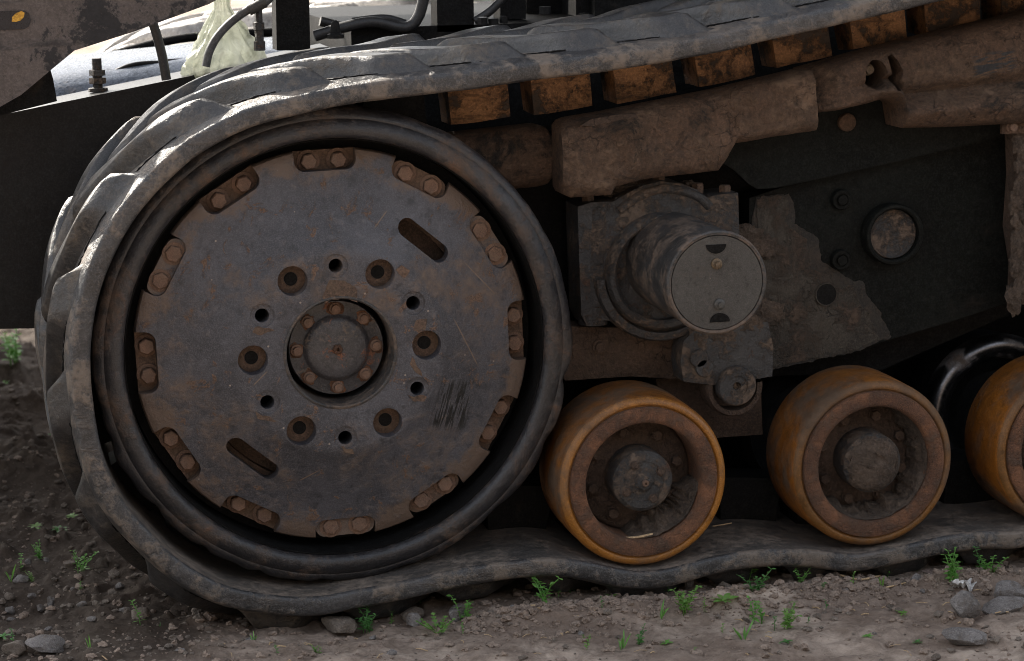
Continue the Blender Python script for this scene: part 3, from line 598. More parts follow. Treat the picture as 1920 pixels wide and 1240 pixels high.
# inner row of rollers with rims worn bright
bm = bmesh.new(); lathe(bm, [(.128, .034), (.136, .022), (.148, .010), (.160, .003), (.172, .004), (.180, .011), (.1845, .024), (.1845, .06), (.128, .06)], seg=128, close=True); ring_me = tomesh(bm, 'ring', 60)
for i, x in enumerate(RX):
    bm = bmesh.new(); lathe(bm, [(.10, .18), (RRAD-.02, .18), (RRAD-.012, .17), (RRAD-.012, .03), (RRAD-.03, .004), (.15, .02), (.10, .05)], seg=96, close=True)
    t = part('inner_roller', tomesh(bm, 'inner_roller', 40), M['black'], (x, .31, RZ))
    if i > 1: link('roller_rim', ring_me, M['shiny'], t)
    bm = bmesh.new(); lathe(bm, [(0, .06), (.115, .06), (.115, .1), (0, .1)], seg=48); link('roller_web', tomesh(bm, 'web'), M['black'], t)

strip_later = [(1440, 700), (1462, 692), (1500, 686), (1540, 682), (1575, 682)]
# --- axle stub with its notched end cap, and the bearing block round it
xs, zs, rs, YS, LS = .7583, .1285, .1084, -.1805, .345
bm = bmesh.new(); lathe(bm, [(0, .014), (rs-.011, .014), (rs-.009, .001), (rs-.004, 0), (rs-.0008, .003), (rs, .008), (rs-.001, .02), (rs-.003, .023), (rs-.003, LS), (rs+.012, LS+.02), (0, LS+.02)], seg=128)
axle = part('axle_stub', tomesh(bm, 'axle_stub', 30), M['shaft'], (xs, YS, zs))
bm = bmesh.new(); lathe(bm, [(0, .0025), (rs-.0110, .0018), (rs-.0106, .003), (rs-.0106, .013), (0, .013)], seg=128); capm = tomesh(bm, 'end_cap', 30)
link('end_cap', capm, M['shaft_cap'], axle)
for px, py, mt in ((1344, 495, 'brass'), (1349, 571, 'shaft_cap')):
    p = at(px, py, YS); bm = bmesh.new(); lathe(bm, [(.0115, .003), (.0115, -.002), (.009, -.004), (.006, -.0045), (.0055, -.010), (0, -.0105)], seg=20)
    link('cap_bolt', tomesh(bm, 'cb', 35), M[mt], axle, (p.x-xs, 0, p.z-zs))
YB = .125
for px, py, sg in ((1343, 459, -1), (1350, 604, 1)):
    p = at(px, py, YS); bm = bmesh.new(); prism(bm, [(.0215*math.cos(t), sg*.0185*math.sin(t)) for t in np.linspace(0, PI, 18)], -.0008, .006); link('cap_slot', tomesh(bm, 'h'), M['black'], axle, (p.x-xs, .0006, p.z-zs))
blk = [(1083, 388), (1108, 380), (1150, 378), (1178, 362), (1205, 348), (1240, 340), (1280, 345), (1308, 356), (1318, 372), (1345, 366), (1384, 362), (1386, 430), (1392, 520), (1388, 606), (1340, 612), (1300, 628), (1240, 634), (1190, 622), (1150, 604), (1132, 600), (1118, 612), (1100, 612), (1090, 590), (1086, 480)]
bm = bmesh.new(); prism(bm, poly(blk, YB), YB, YB+.10); bevel(bm, .006, 2)
block = part('bearing_block', tomesh(bm, 'bearing_block', 40), M['cast'])
for (x0, y0, x1, y1, r) in ((1117, 386, 1113, 490, .034), (1113, 494, 1112, 570, .034), (1112, 573, 1112, 607, .032), (1352, 368, 1354, 520, .030)):
    bm = bmesh.new(); tube(bm, [at(x0, y0, YB+.03), at(x1, y1, YB+.03)], r, 24); bevel(bm, .004, 2, 60); link('bolt_column', tomesh(bm, 'col', 40), M['cast'], block)
bm = bmesh.new(); pts = [(1160, 395), (1185, 375), (1215, 360), (1245, 354), (1280, 358), (1310, 370), (1330, 388)]; tube(bm, spline([tuple(at(x, y, YB+.004)) for x, y in pts], 6), .011, 10); link('arch_rib', tomesh(bm, 'rib', 60), M['cast'], block)
cx, cz = xz(1240, 508, YB)
bm = bmesh.new(); lathe(bm, [(.106, YB+.02), (.106, YB-.02), (.112, YB-.026), (.122, YB-.024), (.128, YB-.014), (.131, YB+.02)], cx, cz, 96, close=True); link('seal_ring', tomesh(bm, 'seal_ring', 40), M['cast'], block)
bm = bmesh.new()                                    # lower half cap of the bearing, proud of the block
lathe_pts = [(.134, YB-.004), (.134, YB-.018), (.150, YB-.016), (.155, YB-.006), (.155, YB+.03)]
arcn = 40; rings = []
for r, y in lathe_pts: rings.append([bm.verts.new((cx+r*math.cos(a), y, cz+r*math.sin(a))) for a in np.linspace(-PI*.98, -PI*.1, arcn)])
for A, B in zip(rings, rings[1:]):
    for i in range(arcn-1): bm.faces.new((A[i], A[i+1], B[i+1], B[i]))
link('bearing_cap', tomesh(bm, 'bearing_cap', 40), M['cast'], block)
bv = bmesh.new(); lathe(bv, [(.0145, 0), (.0145, -.018), (.012, -.022), (0, -.022)], seg=6, a0=.2); vb = tomesh(bv, 'vb', 30)
for px, py in ((1103, 384), (1236, 344), (1308, 362), (1359, 366)):
    p = at(px, py, YB+.04); o = link('block_bolt', vb, M['flange'], block, p); o.rotation_euler.x = -PI/2
for k, (px, py, r) in enumerate(((1165, 352, .022), (1185, 345, .02), (1205, 340, .014), (1140, 362, .014), (1290, 345, .012), (1150, 345, .016))):
    link('mud_clump', blob(200+k, r, 3, .55, 2.4, (1.3, 1, .6)), M['mud'], block, at(px, py, YB+.05))

# --- frame behind: webs, side plate, guard rail
def plate(name, px, Y, th, mat, bv=.006, parent=None, seg=2, **kw):
    bm = bmesh.new(); prism(bm, poly(px, Y), Y, Y+th); bevel(bm, bv, seg); me = tomesh(bm, name, 40)
    return link(name, me, mat, parent, **kw) if parent else part(name, me, mat, **kw)
plate('hole_backing', [(1560, 150), (1560, 120), (1740, 85), (1740, 200), (1560, 215)], .20, .02, M['black'], bv=.003)  # added black plate so the guard's holes look dark
fr = plate('track_frame', [(860, 255), (1000, 250), (1500, 175), (2300, -10), (2300, 500), (1960, 560), (1640, 700), (1080, 715), (960, 560)], .30, .1, M['black'], label='inner web of the track frame, blackened to show deep shade')  # black stands in for the darkness inside the frame
side = plate('side_plate', [(1405, 372), (1470, 350), (1690, 300), (1890, 250), (2150, 200), (2150, 480), (1905, 562), (1800, 598), (1652, 642), (1600, 660), (1545, 672), (1452, 690), (1330, 700), (1330, 560), (1405, 440)], .205, .06, M['green'], bv=.012, seg=3)
rail2 = plate('upper_plate', [(1340, 225), (1500, 205), (1660, 175), (2100, 120), (2100, 190), (1890, 253), (1690, 301), (1560, 330), (1452, 353), (1420, 355), (1405, 346), (1375, 318), (1345, 300)], .165, .03, M['green'], bv=.006)
# mud crust left on the side plate
crust('mud_film', poly([(1418, 372), (1480, 362), (1492, 398), (1490, 420), (1512, 432), (1536, 452), (1540, 490), (1572, 508), (1588, 522), (1618, 526), (1630, 560), (1650, 585), (1672, 632), (1600, 662), (1545, 673), (1452, 692), (1340, 690), (1340, 560), (1405, 440)], .205), .2046, .0009, M['mud_film'], side, 91, step=.004)
mc = crust('mud_crust', poly([(1418, 372), (1455, 366), (1474, 372), (1478, 398), (1470, 418), (1492, 436), (1512, 446), (1516, 476), (1522, 502), (1552, 515), (1560, 533), (1598, 536), (1606, 566), (1628, 588), (1650, 636), (1600, 658), (1545, 669), (1452, 688), (1335, 690), (1330, 600), (1400, 520), (1420, 440)], .205), .2045, .0022, M['mud_grey'], side, 88, step=.004)
pc = at(1668, 437, .2); bm = bmesh.new(); lathe(bm, [(.0695, .005), (.0695, -.022), (.067, -.026), (.062, -.027), (.058, -.024), (.057, .0)], seg=80, close=True); link('port_ring', tomesh(bm, 'pr', 40), M['green'], side, pc+Vector((0, -.006, 0)))
bm = bmesh.new(); lathe(bm, [(.0575, .004), (.056, -.012), (.054, -.014), (.050, -.008), (.03, -.005), (0, -.005)], seg=64); link('port_plug', tomesh(bm, 'pp', 40), M['cast'], side, pc+Vector((0, -.006, 0)))
for px, py in ((1576, 374), (1575, 487)):
    p = at(px, py, .2); bm = bmesh.new(); lathe(bm, [(.023, .005), (.023, -.008), (.021, -.011), (.0145, -.011), (.014, -.008), (.011, -.008), (.011, -.016), (0, -.017)], seg=36); link('boss', tomesh(bm, 'boss', 35), M['green'], side, p)
p = at(1549, 552, .2); bm = bmesh.new(); lathe(bm, [(.024, -.0025), (.026, -.003), (.0265, .0), (.024, .0)], seg=40, close=True); hr = link('hole_rim', tomesh(bm, 'hr', 30), M['mud_grey'], side, p)
bm = bmesh.new(); lathe(bm, [(0, -.0012), (.0243, -.0012), (.0243, .0008), (0, .0008)], seg=40); link('bolt_hole', tomesh(bm, 'bh', 30), M['black'], side, p)
def strip(px, Y, r, mat, name, parent):
    q = [at(x, y, Y) for x, y in px]; P = spline([tuple(v) for v in q], 8); bm = bmesh.new(); tube(bm, P, r, 10); return link(name, tomesh(bm, name, 60), mat, parent) if parent else part(name, tomesh(bm, name, 60), mat)
strip(strip_later, .32, .012, M['shiny'], 'worn_flange_edge', None)
lb = at(1586, 229, .165); bm = bmesh.new(); lathe(bm, [(.020, .003), (.020, -.010), (.018, -.0125), (0, -.0125)], seg=36); link('pin', tomesh(bm, 'pin', 35), M['guard'], rail2, lb)

# guard rail under the guide blocks: rounded sheet, left tube, right corrugated half
YG = .10
def prof_left(t, x):
    e = .045
    return YG - e*(1-(1-min(t/.22, 1))**2)**.5*1.0 + (.02*max(0, (t-.80)/.20)**2) + e - .045
top = [(1043, 236), (1052, 226), (1150, 208), (1300, 178), (1420, 150), (1500, 131), (1512, 140)]
bot = [(1043, 352), (1056, 364), (1140, 360), (1146, 346), (1200, 334), (1345, 317), (1368, 268)]
top = [(1043, 238), (1050, 228), (1062, 223), (1135, 211), (1143, 209), (1200, 198), (1340, 170), (1364, 164), (1380, 160), (1440, 146), (1500, 131), (1516, 128)]
bot = [(1045, 352), (1050, 362), (1064, 368), (1137, 362), (1147, 347), (1200, 333), (1340, 317), (1360, 290), (1372, 267), (1440, 255), (1508, 245), (1522, 242)]
bm = loft(poly(top, YG), poly(bot, YG), prof_left, 10, .03, .009, 2)
guard = part('guard_rail', tomesh(bm, 'guard_rail', 50), M['guard'], label='long brown mud caked guard under the upper run of the belt')
for px in ([(1085, 234), (1105, 222), (1150, 214), (1188, 212), (1192, 220), (1150, 226), (1105, 236)],):
    bm = bmesh.new(); prism(bm, poly(px, YG-.03), YG-.047, YG-.03); bevel(bm, .004, 2); link('weld_pad', tomesh(bm, 'wp', 60), M['mudrust'], guard)
def prof_right(t, x):
    k = smooth((x-at(1560, 150, YG).x)/.12)
    a = .045*math.sqrt(max(0, 1-(1-min(t/.25, 1))**2)); g = .030*math.exp(-((t-.60)/.075)**2); b = .022*math.exp(-((t-.80)/.11)**2)
    dent = .030*math.exp(-((x-at(1524, 150, YG).x)/.028)**2)
    return YG - a + k*(g-b) + dent + .02*max(0, (t-.92)/.08)**2
top = [(1505, 131), (1522, 126), (1545, 120), (1600, 104), (1650, 91), (1662, 88), (1672, 86), (1682, 83), (1750, 66), (1920, 26), (2300, -60)]
bot = [(1508, 245), (1521, 242), (1528, 212), (1600, 196), (1650, 184), (1663, 186), (1674, 196), (1681, 238), (1750, 237), (1920, 229), (2300, 200)]
bm = loft(poly(top, YG), poly(bot, YG), prof_right, 12, .03, .007, 9)
gm = tomesh(bm, 'guard_rail', 50); bmc = bmesh.new()
prism(bmc, [xz(1630+21*math.cos(a), 138+28*math.sin(a), YG) for a in np.linspace(0, 2*PI, 28, endpoint=False)], -.2, .4)
prism(bmc, poly([(1652, 105), (1660, 100), (1672, 112), (1680, 132), (1676, 150), (1670, 168), (1662, 166), (1660, 140)], YG), -.2, .4)
gm2 = boolean(gm, tomesh(bmc, 'c', smooth=False), 'guard_rail'); gm2.shade_smooth(); gm2.set_sharp_from_angle(angle=math.radians(45))
guard2 = part('guard_rail', gm2, M['guard'], label='corrugated end of the guard with two holes, at the upper right')
p = at(1625, 130, .11); link('brass_nipple', studbolt(.009, .02), M['brass'], guard2, p)
p = at(1893, 238, .09); bm = bmesh.new(); box(bm, p.x-.02, p.x+.05, .085, .095, p.z-.015, p.z+.012); b_ = link('bolt_tab', tomesh(bm, 't'), M['guard'], guard2)
link('bolt', hexbolt(.010, .012), M['bolt'], guard2, (p.x+.003, .085, p.z))
def prof_tube(t, x): return .14 - .052*math.sqrt(max(0, 1-(2*t-1)**2)) + .05
bm = loft(poly([(820, 262), (1020, 240), (1036, 244), (1044, 256)], .13), poly([(820, 375), (1020, 357), (1036, 353), (1044, 342)], .13), prof_tube, 8, .05, .003, 4)
part('cross_tube', tomesh(bm, 'cross_tube', 50), M['guard'])

# lower frame: brown plate, pivot bracket
low = plate('lower_frame', [(1050, 612), (1290, 618), (1300, 700), (1290, 712), (1180, 706), (1060, 714), (1040, 660)], .16, .08, M['mudrust'], bv=.006)
link('bolt', studbolt(.011, .012), M['mudrust'], low, at(1124, 650, .16))
plate('cross_member', [(1230, 712), (1330, 700), (1425, 690), (1430, 815), (1330, 822), (1235, 760)], .20, .06, M['mudrust'], bv=.01)
br = plate('pivot_bracket', [(1282, 640), (1300, 622), (1385, 610), (1440, 604), (1450, 650), (1448, 706), (1412, 712), (1405, 722), (1335, 722), (1282, 716), (1276, 680)], .085, .07, M['cast'], bv=.006)
pv = at(1378, 722, .085)
bm = bmesh.new(); lathe(bm, [(.044, .02), (.044, -.014), (.041, -.018), (.024, -.0175), (.0235, -.015), (.0095, -.015), (.008, -.004), (0, -.004)], seg=56); link('pivot_pin', tomesh(bm, 'pp', 35), M['cast'], br, pv)
bm = bmesh.new(); pts = [(.052, .05), (.052, .0), (.062, -.002), (.066, .006), (.066, .05)]; rings = [[bm.verts.new((r*math.cos(a), y, r*math.sin(a)-.006)) for a in np.linspace(-PI*1.05, .05*PI, 36)] for r, y in pts]
for A, B in list(zip(rings, rings[1:]))+[(rings[-1], rings[0])]:
    for i in range(35): bm.faces.new((A[i], A[i+1], B[i+1], B[i]))
link('pivot_yoke', tomesh(bm, 'py', 40), M['mudrust'], br, pv)
for k, (px, py, r) in enumerate(((1310, 672, .020), (1320, 690, .02))):
    bm = bmesh.new(); lathe(bm, [(r, .01), (r, -.004), (r*.9, -.006), (0, -.006)], seg=30); link('boss', tomesh(bm, 'b', 35), M['cast'], br, at(px, py, .085))
rg = random.Random(4)
for k in range(12):                                 # crusty earth right of and below the axle
    px, py = rg.choice(((1418, 448), (1425, 600), (1330, 628), (1405, 615), (1380, 630))); px += rg.uniform(-22, 22); py += rg.uniform(-24, 24)
    link('mud_clump', blob(300+k, rg.uniform(.014, .026), 4, .45, 2.8, (1.3, .2, 1.0)), M['mud'], side if py < 590 else br, at(px, py, .195 if py < 590 else .088))
# axle ends between rollers, right hand post with crust
q = [at(x, y, .12) for x, y in ((1910, 235), (1898, 300), (1908, 370), (1896, 420), (1900, 500), (1910, 575))]
post = plate('end_post', [(1906, 250), (1960, 240), (1960, 580), (1910, 570), (1913, 500), (1902, 430), (1909, 330)], .10, .06, M['mudrust'], bv=.008)
for k in range(16):
    y = 255+k*20; link('mud_clump', blob(360+k, rg.uniform(.012, .024), 3, .5, 2.4, (.8, .4, 1.5)), M['mud'], post, at(1914+rg.uniform(-10, 8), y, .10))

# --- chassis parts seen over the belt, upper left
bm = bmesh.new()
tl, tr = (0, 212), (330, 150)
Yb0 = .62
P = [xz(-500, 318, Yb0), xz(0, 216, Yb0), xz(330, 148, Yb0), xz(620, 90, Yb0), xz(620, 600, Yb0), xz(330, 612, Yb0), xz(0, 617, Yb0), xz(-500, 625, Yb0)]
prism(bm, P, Yb0, Yb0+.16); bevel(bm, .014, 4); beam = part('chassis_beam', tomesh(bm, 'chassis_beam', 50), M['dark_plate'], label='dark steel chassis beam left of the drive wheel')
p = at(184, 172, Yb0+.07)
bm = bmesh.new(); lathe(bm, [(0, 0), (.022, 0), (.022, .008), (.011, .009), (.011, .075), (0, .076)], seg=18); st_ = link('stud', tomesh(bm, 'st', 35), M['cast'], beam, p); st_.rotation_euler.x = PI/2
for h, r in ((.018, .019), (.036, .018)):
    bm = bmesh.new(); lathe(bm, [(0, 0), (r, 0), (r, .013), (0, .013)], seg=6); o = link('nut', tomesh(bm, 'n', 25), M['cast'], beam, p+Vector((0, 0, h))); o.rotation_euler.x = PI/2
# blue-grey cover sheet behind the beam, with pressed creases
def sheet(name, px_rows, Ys, mat, wob=0, nu=30, nv=18, parent=None, seed=0, thick=.006):
    rows = [spline([tuple(at(x, y, Y)) for x, y in r], nu//(len(r)-1)) for r, Y in zip(px_rows, Ys)]; A = np.array(rows); out = spline(A.reshape(len(rows), -1), max(1, nv//(len(rows)-1))).reshape(-1, A.shape[1], 3)
    if wob: out[..., 2] += wob*fbm(out[..., 0]*5, out[..., 1]*5, s=seed)
    a, b = out.shape[:2]; bm = bmesh.new(); V = [[bm.verts.new(out[i, j]) for j in range(b)] for i in range(a)]
    for i in range(a-1):
        for j in range(b-1): bm.faces.new((V[i][j], V[i][j+1], V[i+1][j+1], V[i+1][j]))
    bmesh.ops.solidify(bm, geom=bm.faces[:], thickness=thick)
    me = tomesh(bm, name, 40); return link(name, me, mat, parent) if parent else part(name, me, mat)
cov = sheet('cover_sheet', [[(60, 205), (200, 180), (360, 145), (560, 120)], [(60, 150), (200, 128), (360, 105), (560, 84)], [(60, 112), (200, 98), (360, 82), (560, 66)], [(60, 118), (200, 104), (360, 88), (560, 72)]], (.86, .95, 1.25, 1.3), M['blue_steel'], nu=30)
strip([(150, 170), (215, 135), (262, 120), (350, 118)], .935, .006, M['dark_plate'], 'crease', cov)
strip([(235, 155), (300, 118), (350, 112)], .94, .004, M['dark_plate'], 'crease', cov)
strip([(120, 128), (230, 98), (300, 80), (380, 68), (520, 60)], 1.46, .012, M['black'], 'edge_rail', cov)
strip([(100, 150), (240, 118), (360, 100), (520, 92)], 1.10, .007, M['dark_plate'], 'crease', cov)
# loader arm plate across the corner, with its decal
YA = .46
arm = plate('arm_plate', [(-60, -120), (620, -120), (392, 8), (250, 60), (140, 95), (96, 131), (40, 178), (-60, 235)], YA, .05, M['arm'], bv=.003)
plate('arm_gusset', [(-60, 215), (30, 176), (94, 128), (100, 150), (107, 190), (-60, 232)], YA+.055, .06, M['black'], bv=.003)
dec = plate('decal', stad := [(-40, 22), (46, 20), (55, 26), (58, 38), (54, 50), (46, 55), (-40, 58)], YA-.002, .0015, M['decal'], bv=.0003, parent=arm)
plate('decal', [(22, 41), (23, 32), (30, 25), (40, 21), (46, 24), (45, 32), (38, 39), (30, 41)], YA-.0035, .001, M['yellow'], bv=.0002, parent=arm)
# posts, hoses and fittings over the belt
for nm, px, Y, mt in (('post', [(514, -160), (576, -160), (582, 95), (519, 95)], .60, 'black'), ('post', [(817, -160), (886, -160), (889, 60), (820, 60)], .62, 'black'), ('post', [(936, -160), (985, -160), (986, 36), (938, 36)], .75, 'black'), ('post', [(1080, -160), (1132, -160), (1132, 30), (1080, 30)], .75, 'black'), ('post', [(986, -160), (1060, -160), (1060, 24), (986, 24)], 1.0, 'dark_plate')):
    plate(nm, px, Y, .07, M[mt], bv=.004)
for px, Y, r, mt in (([(540, -60), (505, -2), (480, 10), (440, 36), (410, 66), (393, 96), (386, 125)], .57, .0095, 'hose_grey'), ([(278, 20), (292, 60), (304, 105), (312, 150)], .60, .011, 'hose'), ([(590, 68), (650, 50), (700, 42), (760, 52), (785, 30), (798, -20)], .60, .013, 'hose'), ([(660, 40), (720, 34), (760, 44)], .66, .009, 'hose'), ([(890, 40), (920, 20), (950, -10)], .62, .010, 'hose'), ([(600, 40), (690, 60), (800, 58)], .75, .012, 'hose')):
    strip(px, Y, r, M[mt], 'hydraulic_hose', None)
def fitting(px, py, Y, prof, mat, name, seg=20):
    bm = bmesh.new(); lathe(bm, prof, seg=seg); me = tomesh(bm, name, 35); me.transform(Matrix.Rotation(PI/2, 4, 'X')); return part(name, me, mat, at(px, py, Y))
fitting(487, 95, .58, [(0, 0), (.013, 0), (.013, .02), (.010, .022), (.010, .045), (.0125, .047), (.0125, .062), (.009, .064), (.009, .13), (0, .13)], M['cast'], 'hose_fitting', 8)
fitting(629, 72, .52, [(0, 0), (.020, 0), (.019, .008), (.012, .012), (.009, .034), (.004, .04), (0, .04)], M['black'], 'grease_cone')
for px, py, s in ((905, 46, .012), (925, 48, .012), (1022, 26, .014), (1095, 38, .013), (945, 44, .01)):
    fitting(px, py, .52, [(0, 0), (s, 0), (s, .016), (0, .017)], M['dark_plate'], 'deck_bolt', 6)
for px, py in ((480, 14),):
    a, b = at(497, 4, .57), at(466, 20, .57); bm = bmesh.new(); tube(bm, [a, b], .0125, 14); part('hose_ferrule', tomesh(bm, 'f', 35), M['shaft_cap'])

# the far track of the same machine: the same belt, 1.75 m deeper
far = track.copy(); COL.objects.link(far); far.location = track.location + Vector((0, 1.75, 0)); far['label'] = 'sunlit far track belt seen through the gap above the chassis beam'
def dusty(o):  # swaps in the pale colour that imitates sun glare
    for ms in o.material_slots: ms.link = 'OBJECT'; ms.material = M['far_glare_rubber']
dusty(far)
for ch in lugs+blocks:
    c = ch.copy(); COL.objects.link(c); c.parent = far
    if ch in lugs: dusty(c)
bm = bmesh.new(); lathe(bm, [(.0, .2), (.43, .2), (.495, .18), (.495, 0), (.43, -.01), (0, .05)], seg=64); part('far_drive_wheel', tomesh(bm, 'fw', 40), M['black'], (0, 1.75, 0))
# front idler beyond the frame and the engine housing carried on the posts
bm = bmesh.new(); lathe(bm, [(.0, .4), (rI-.03, .4), (rI-.01, .38), (rI-.01, .02), (rI-.03, 0), (rI-.12, .03), (0, .05)], seg=72); part('idler_wheel', tomesh(bm, 'iw', 40), M['black'], (XE, -.03, (zt+zb)/2))
bm = bmesh.new(); box(bm, -.32, 2.9, .45, 1.95, 1.32, 2.3); bevel(bm, .05, 3); part('engine_housing', tomesh(bm, 'eh', 40), M['arm'])
bm = bmesh.new(); prism(bm, [(-3.2, .05), (-1.05, .05), (-.92, .2), (-.92, .70), (-1.1, .92), (-3.2, .92)], .85, 3.75); bevel(bm, .03, 3); imp = part('shade_implement', tomesh(bm, 'ib', 40), M['arm'])  # added unseen body, sized to shade the ground at left
for x in (-2.6, -2.0, -1.4): bm = bmesh.new(); box(bm, x-.03, x+.03, .80, .855, .06, .90); bevel(bm, .006); link('rib', tomesh(bm, 'rib'), M['arm'], imp)
bm = bmesh.new(); box(bm, .75, 2.4, .70, 1.5, .55, .95); box(bm, .15, 2.4, .62, 1.6, -.50, .62); bevel(bm, .02); part('chassis_tub', tomesh(bm, 'ct', 40), M['black'])

# ------------------------------------------------------------------ plastic bag tied on the hose
prof = [(.0, .075), (.010, .073), (.013, .055), (.010, .035), (.018, .015), (.030, -.010), (.042, -.035), (.050, -.06), (.052, -.085), (.044, -.11), (.02, -.125), (0, -.127)]
bm = bmesh.new(); lathe(bm, spline([(r*1.35, h*1.25) for r, h in prof], 4).tolist(), seg=56)
for v in bm.verts:
    p = v.co; a = math.atan2(p.z, p.x); n = float(fbm([math.cos(a)*3+p.y*8], [math.sin(a)*3], [p.y*14], s=61, oct=4, g=.6)[0]); q = 1+.28*n+.10*math.sin(a*9+p.y*30); p.x *= q*1.1; p.z *= q*.8
me = tomesh(bm, 'bag', 80); me.transform(Matrix.Rotation(PI/2, 4, 'X'))
bag = link('plastic_bag', me, M['film'], None, at(418, 48, .64), label='crumpled translucent plastic bag tied to the grey hose above the track', category='bag')

# ------------------------------------------------------------------ stones
def stone(px, py, w, h, seed, label, mat='stone', group=None, cut=9, name='stone', deep=.8):
    p = atg(px, py); sc = F/((p-C).dot(FW)); r = w/sc/2; rz = h/sc/2*1.05
    o = link(name, blob(seed, 1, 3, .22, 1.3, (r*1.08, r*deep, rz*1.25), cut), M[mat], None, (p.x, p.y, gz(p.x, p.y)+rz*.72), label=label, category='stone')
    o.rotation_euler.z = random.Random(seed).uniform(-.5, .5)
    if group: o['group'] = group
    return o
stone(637, 1176, 76, 34, 1, 'large angular grey-brown stone leaning against the belt below the drive wheel', 'stone_brown')
stone(778, 1160, 50, 24, 2, 'flat brown stone touching the belt, behind the egg shaped pebble', 'stone_brown')
stone(776, 1170, 24, 26, 3, 'small smooth egg shaped pebble in front of a flat brown stone', 'stone', cut=3)
stone(856, 1162, 38, 30, 4, 'violet grey rounded stone beside a sprig, below the belt', 'stone', cut=5)
stone(1890, 1130, 78, 40, 5, 'broad grey stone at the right edge, higher one of the overlapping pair', 'stone')
stone(1878, 1158, 82, 36, 6, 'dark flat stone at the right edge, lower one of the overlapping pair', 'stone')
stone(1808, 1172, 56, 46, 7, 'pointed grey stone standing alone above the long flat stone', 'stone')
stone(1805, 1208, 88, 26, 8, 'long flat grey stone in the lower right corner', 'stone')
stone(85, 1228, 72, 34, 9, 'lavender grey stone at the bottom left corner', 'stone')
stone(30, 1232, 46, 30, 10, 'brown stone at the bottom left corner beside the lavender one', 'stone_brown')
stone(1716, 1096, 26, 24, 11, 'small pale stone behind the dry star shaped leaf', 'stone')
stone(1294, 1106, 18, 20, 12, 'dark round pebble under the belt below the first amber roller', 'stone', cut=3)
stone(1358, 1108, 26, 16, 13, 'small brown stone under the belt between the amber rollers', 'stone_brown')
stone(215, 1082, 25, 17, 14, 'pale tilted stone below the left side of the track', 'stone_brown')
stone(192, 1066, 28, 20, 15, 'brown stone behind the pale tilted stone left of the track', 'stone_brown')
stone(262, 1170, 40, 22, 16, 'reddish split stone with a weed growing from it, below the track', 'stone_brown')
stone(312, 1118, 14, 20, 17, 'small upright pointed stone just left of the track', 'stone_brown', cut=5)
stone(96, 1124, 16, 20, 18, 'small blocky upright stone on the dark soil at the left', 'stone')
stone(160, 1000, 16, 14, 20, 'small rust coloured stone beside the lower tread lugs', 'stone_brown')
SL = ['small stone at the left edge, upper one of two stacked on the dark soil', 'small stone at the left edge, lower one of two stacked on the dark soil', 'flat pebble just right of the two stacked stones at the left edge', 'little stone above the brown corner stone at the left edge', 'flat chip above the pebbles near the left edge', 'round pebble halfway between the blocky upright stone and the red split stone', 'small pebble just right of the blocky upright stone', 'tiny stone below the feathery green clump at the left', 'very flat chip right of the blocky upright stone', 'pale flat pebble left of the reddish split stone', 'long thin chip just above the reddish split stone', 'broad flat stone among the slender grass blades at the left edge', 'rounded stone left of the bushy sprig on dark soil', 'little stone beside the feathery green clump', 'small chip below the flat pebbles at the lower left', 'tiny flat chip above the lavender corner stone', 'flat pebble on the soil right of the lavender corner stone', 'pale stone below the pale tilted stone left of the track', 'pebble below the bushy sprig on dark soil', 'low chip at the left edge below the two stacked stones', 'flat chip just below the large angular stone', 'small chip between the violet grey stone and the bushy weed', 'low flat chip on the soil below the bushy leafy weed', 'tiny chip on the soil left of the pale green clump', 'small chip at the bottom edge below the yellowish grass clump', 'flat stone cut by the bottom edge below the large angular stone', 'flat pebble low at the bottom, below the lowest tread lug', 'small chip on the soil right of the lavender corner stone, near the bottom', 'flat stone at the bottom between the lavender stone and the tread', 'tiny chip just under the long bent straw', 'small chip near the bottom, below and right of the bushy leafy weed', 'tiny chip on open soil left of the long flat stone', 'little chip right of the small pale stone by the dry leaf']
for k, (x, y, w, h) in enumerate(((18, 1117, 20, 14), (18, 1135, 22, 12), (75, 1140, 22, 11), (38, 1190, 16, 12), (60, 1112, 18, 9), (155, 1140, 20, 10), (125, 1105, 14, 12), (88, 1055, 12, 10), (135, 1113, 10, 7), (200, 1140, 16, 8), (235, 1156, 22, 7), (40, 1090, 30, 14), (130, 1070, 20, 12), (55, 1060, 14, 10), (90, 1180, 14, 8), (115, 1160, 14, 7), (175, 1180, 22, 9), (225, 1105, 20, 10), (150, 1118, 14, 8), (20, 1160, 16, 8), (700, 1198, 16, 7), (935, 1180, 14, 6), (960, 1165, 18, 7), (1090, 1190, 14, 6), (1470, 1215, 14, 6), (735, 1240, 22, 9), (470, 1205, 22, 8), (395, 1215, 18, 7), (340, 1228, 24, 9), (1585, 1120, 12, 6), (1060, 1225, 14, 7), (1640, 1190, 10, 5), (1730, 1120, 12, 7))):
    stone(x, y, w, h, 50+k, SL[k], 'stone' if k % 3 else 'stone_brown', 'small stones left of the track' if x < 300 else 'small stones in front of the track', cut=6)
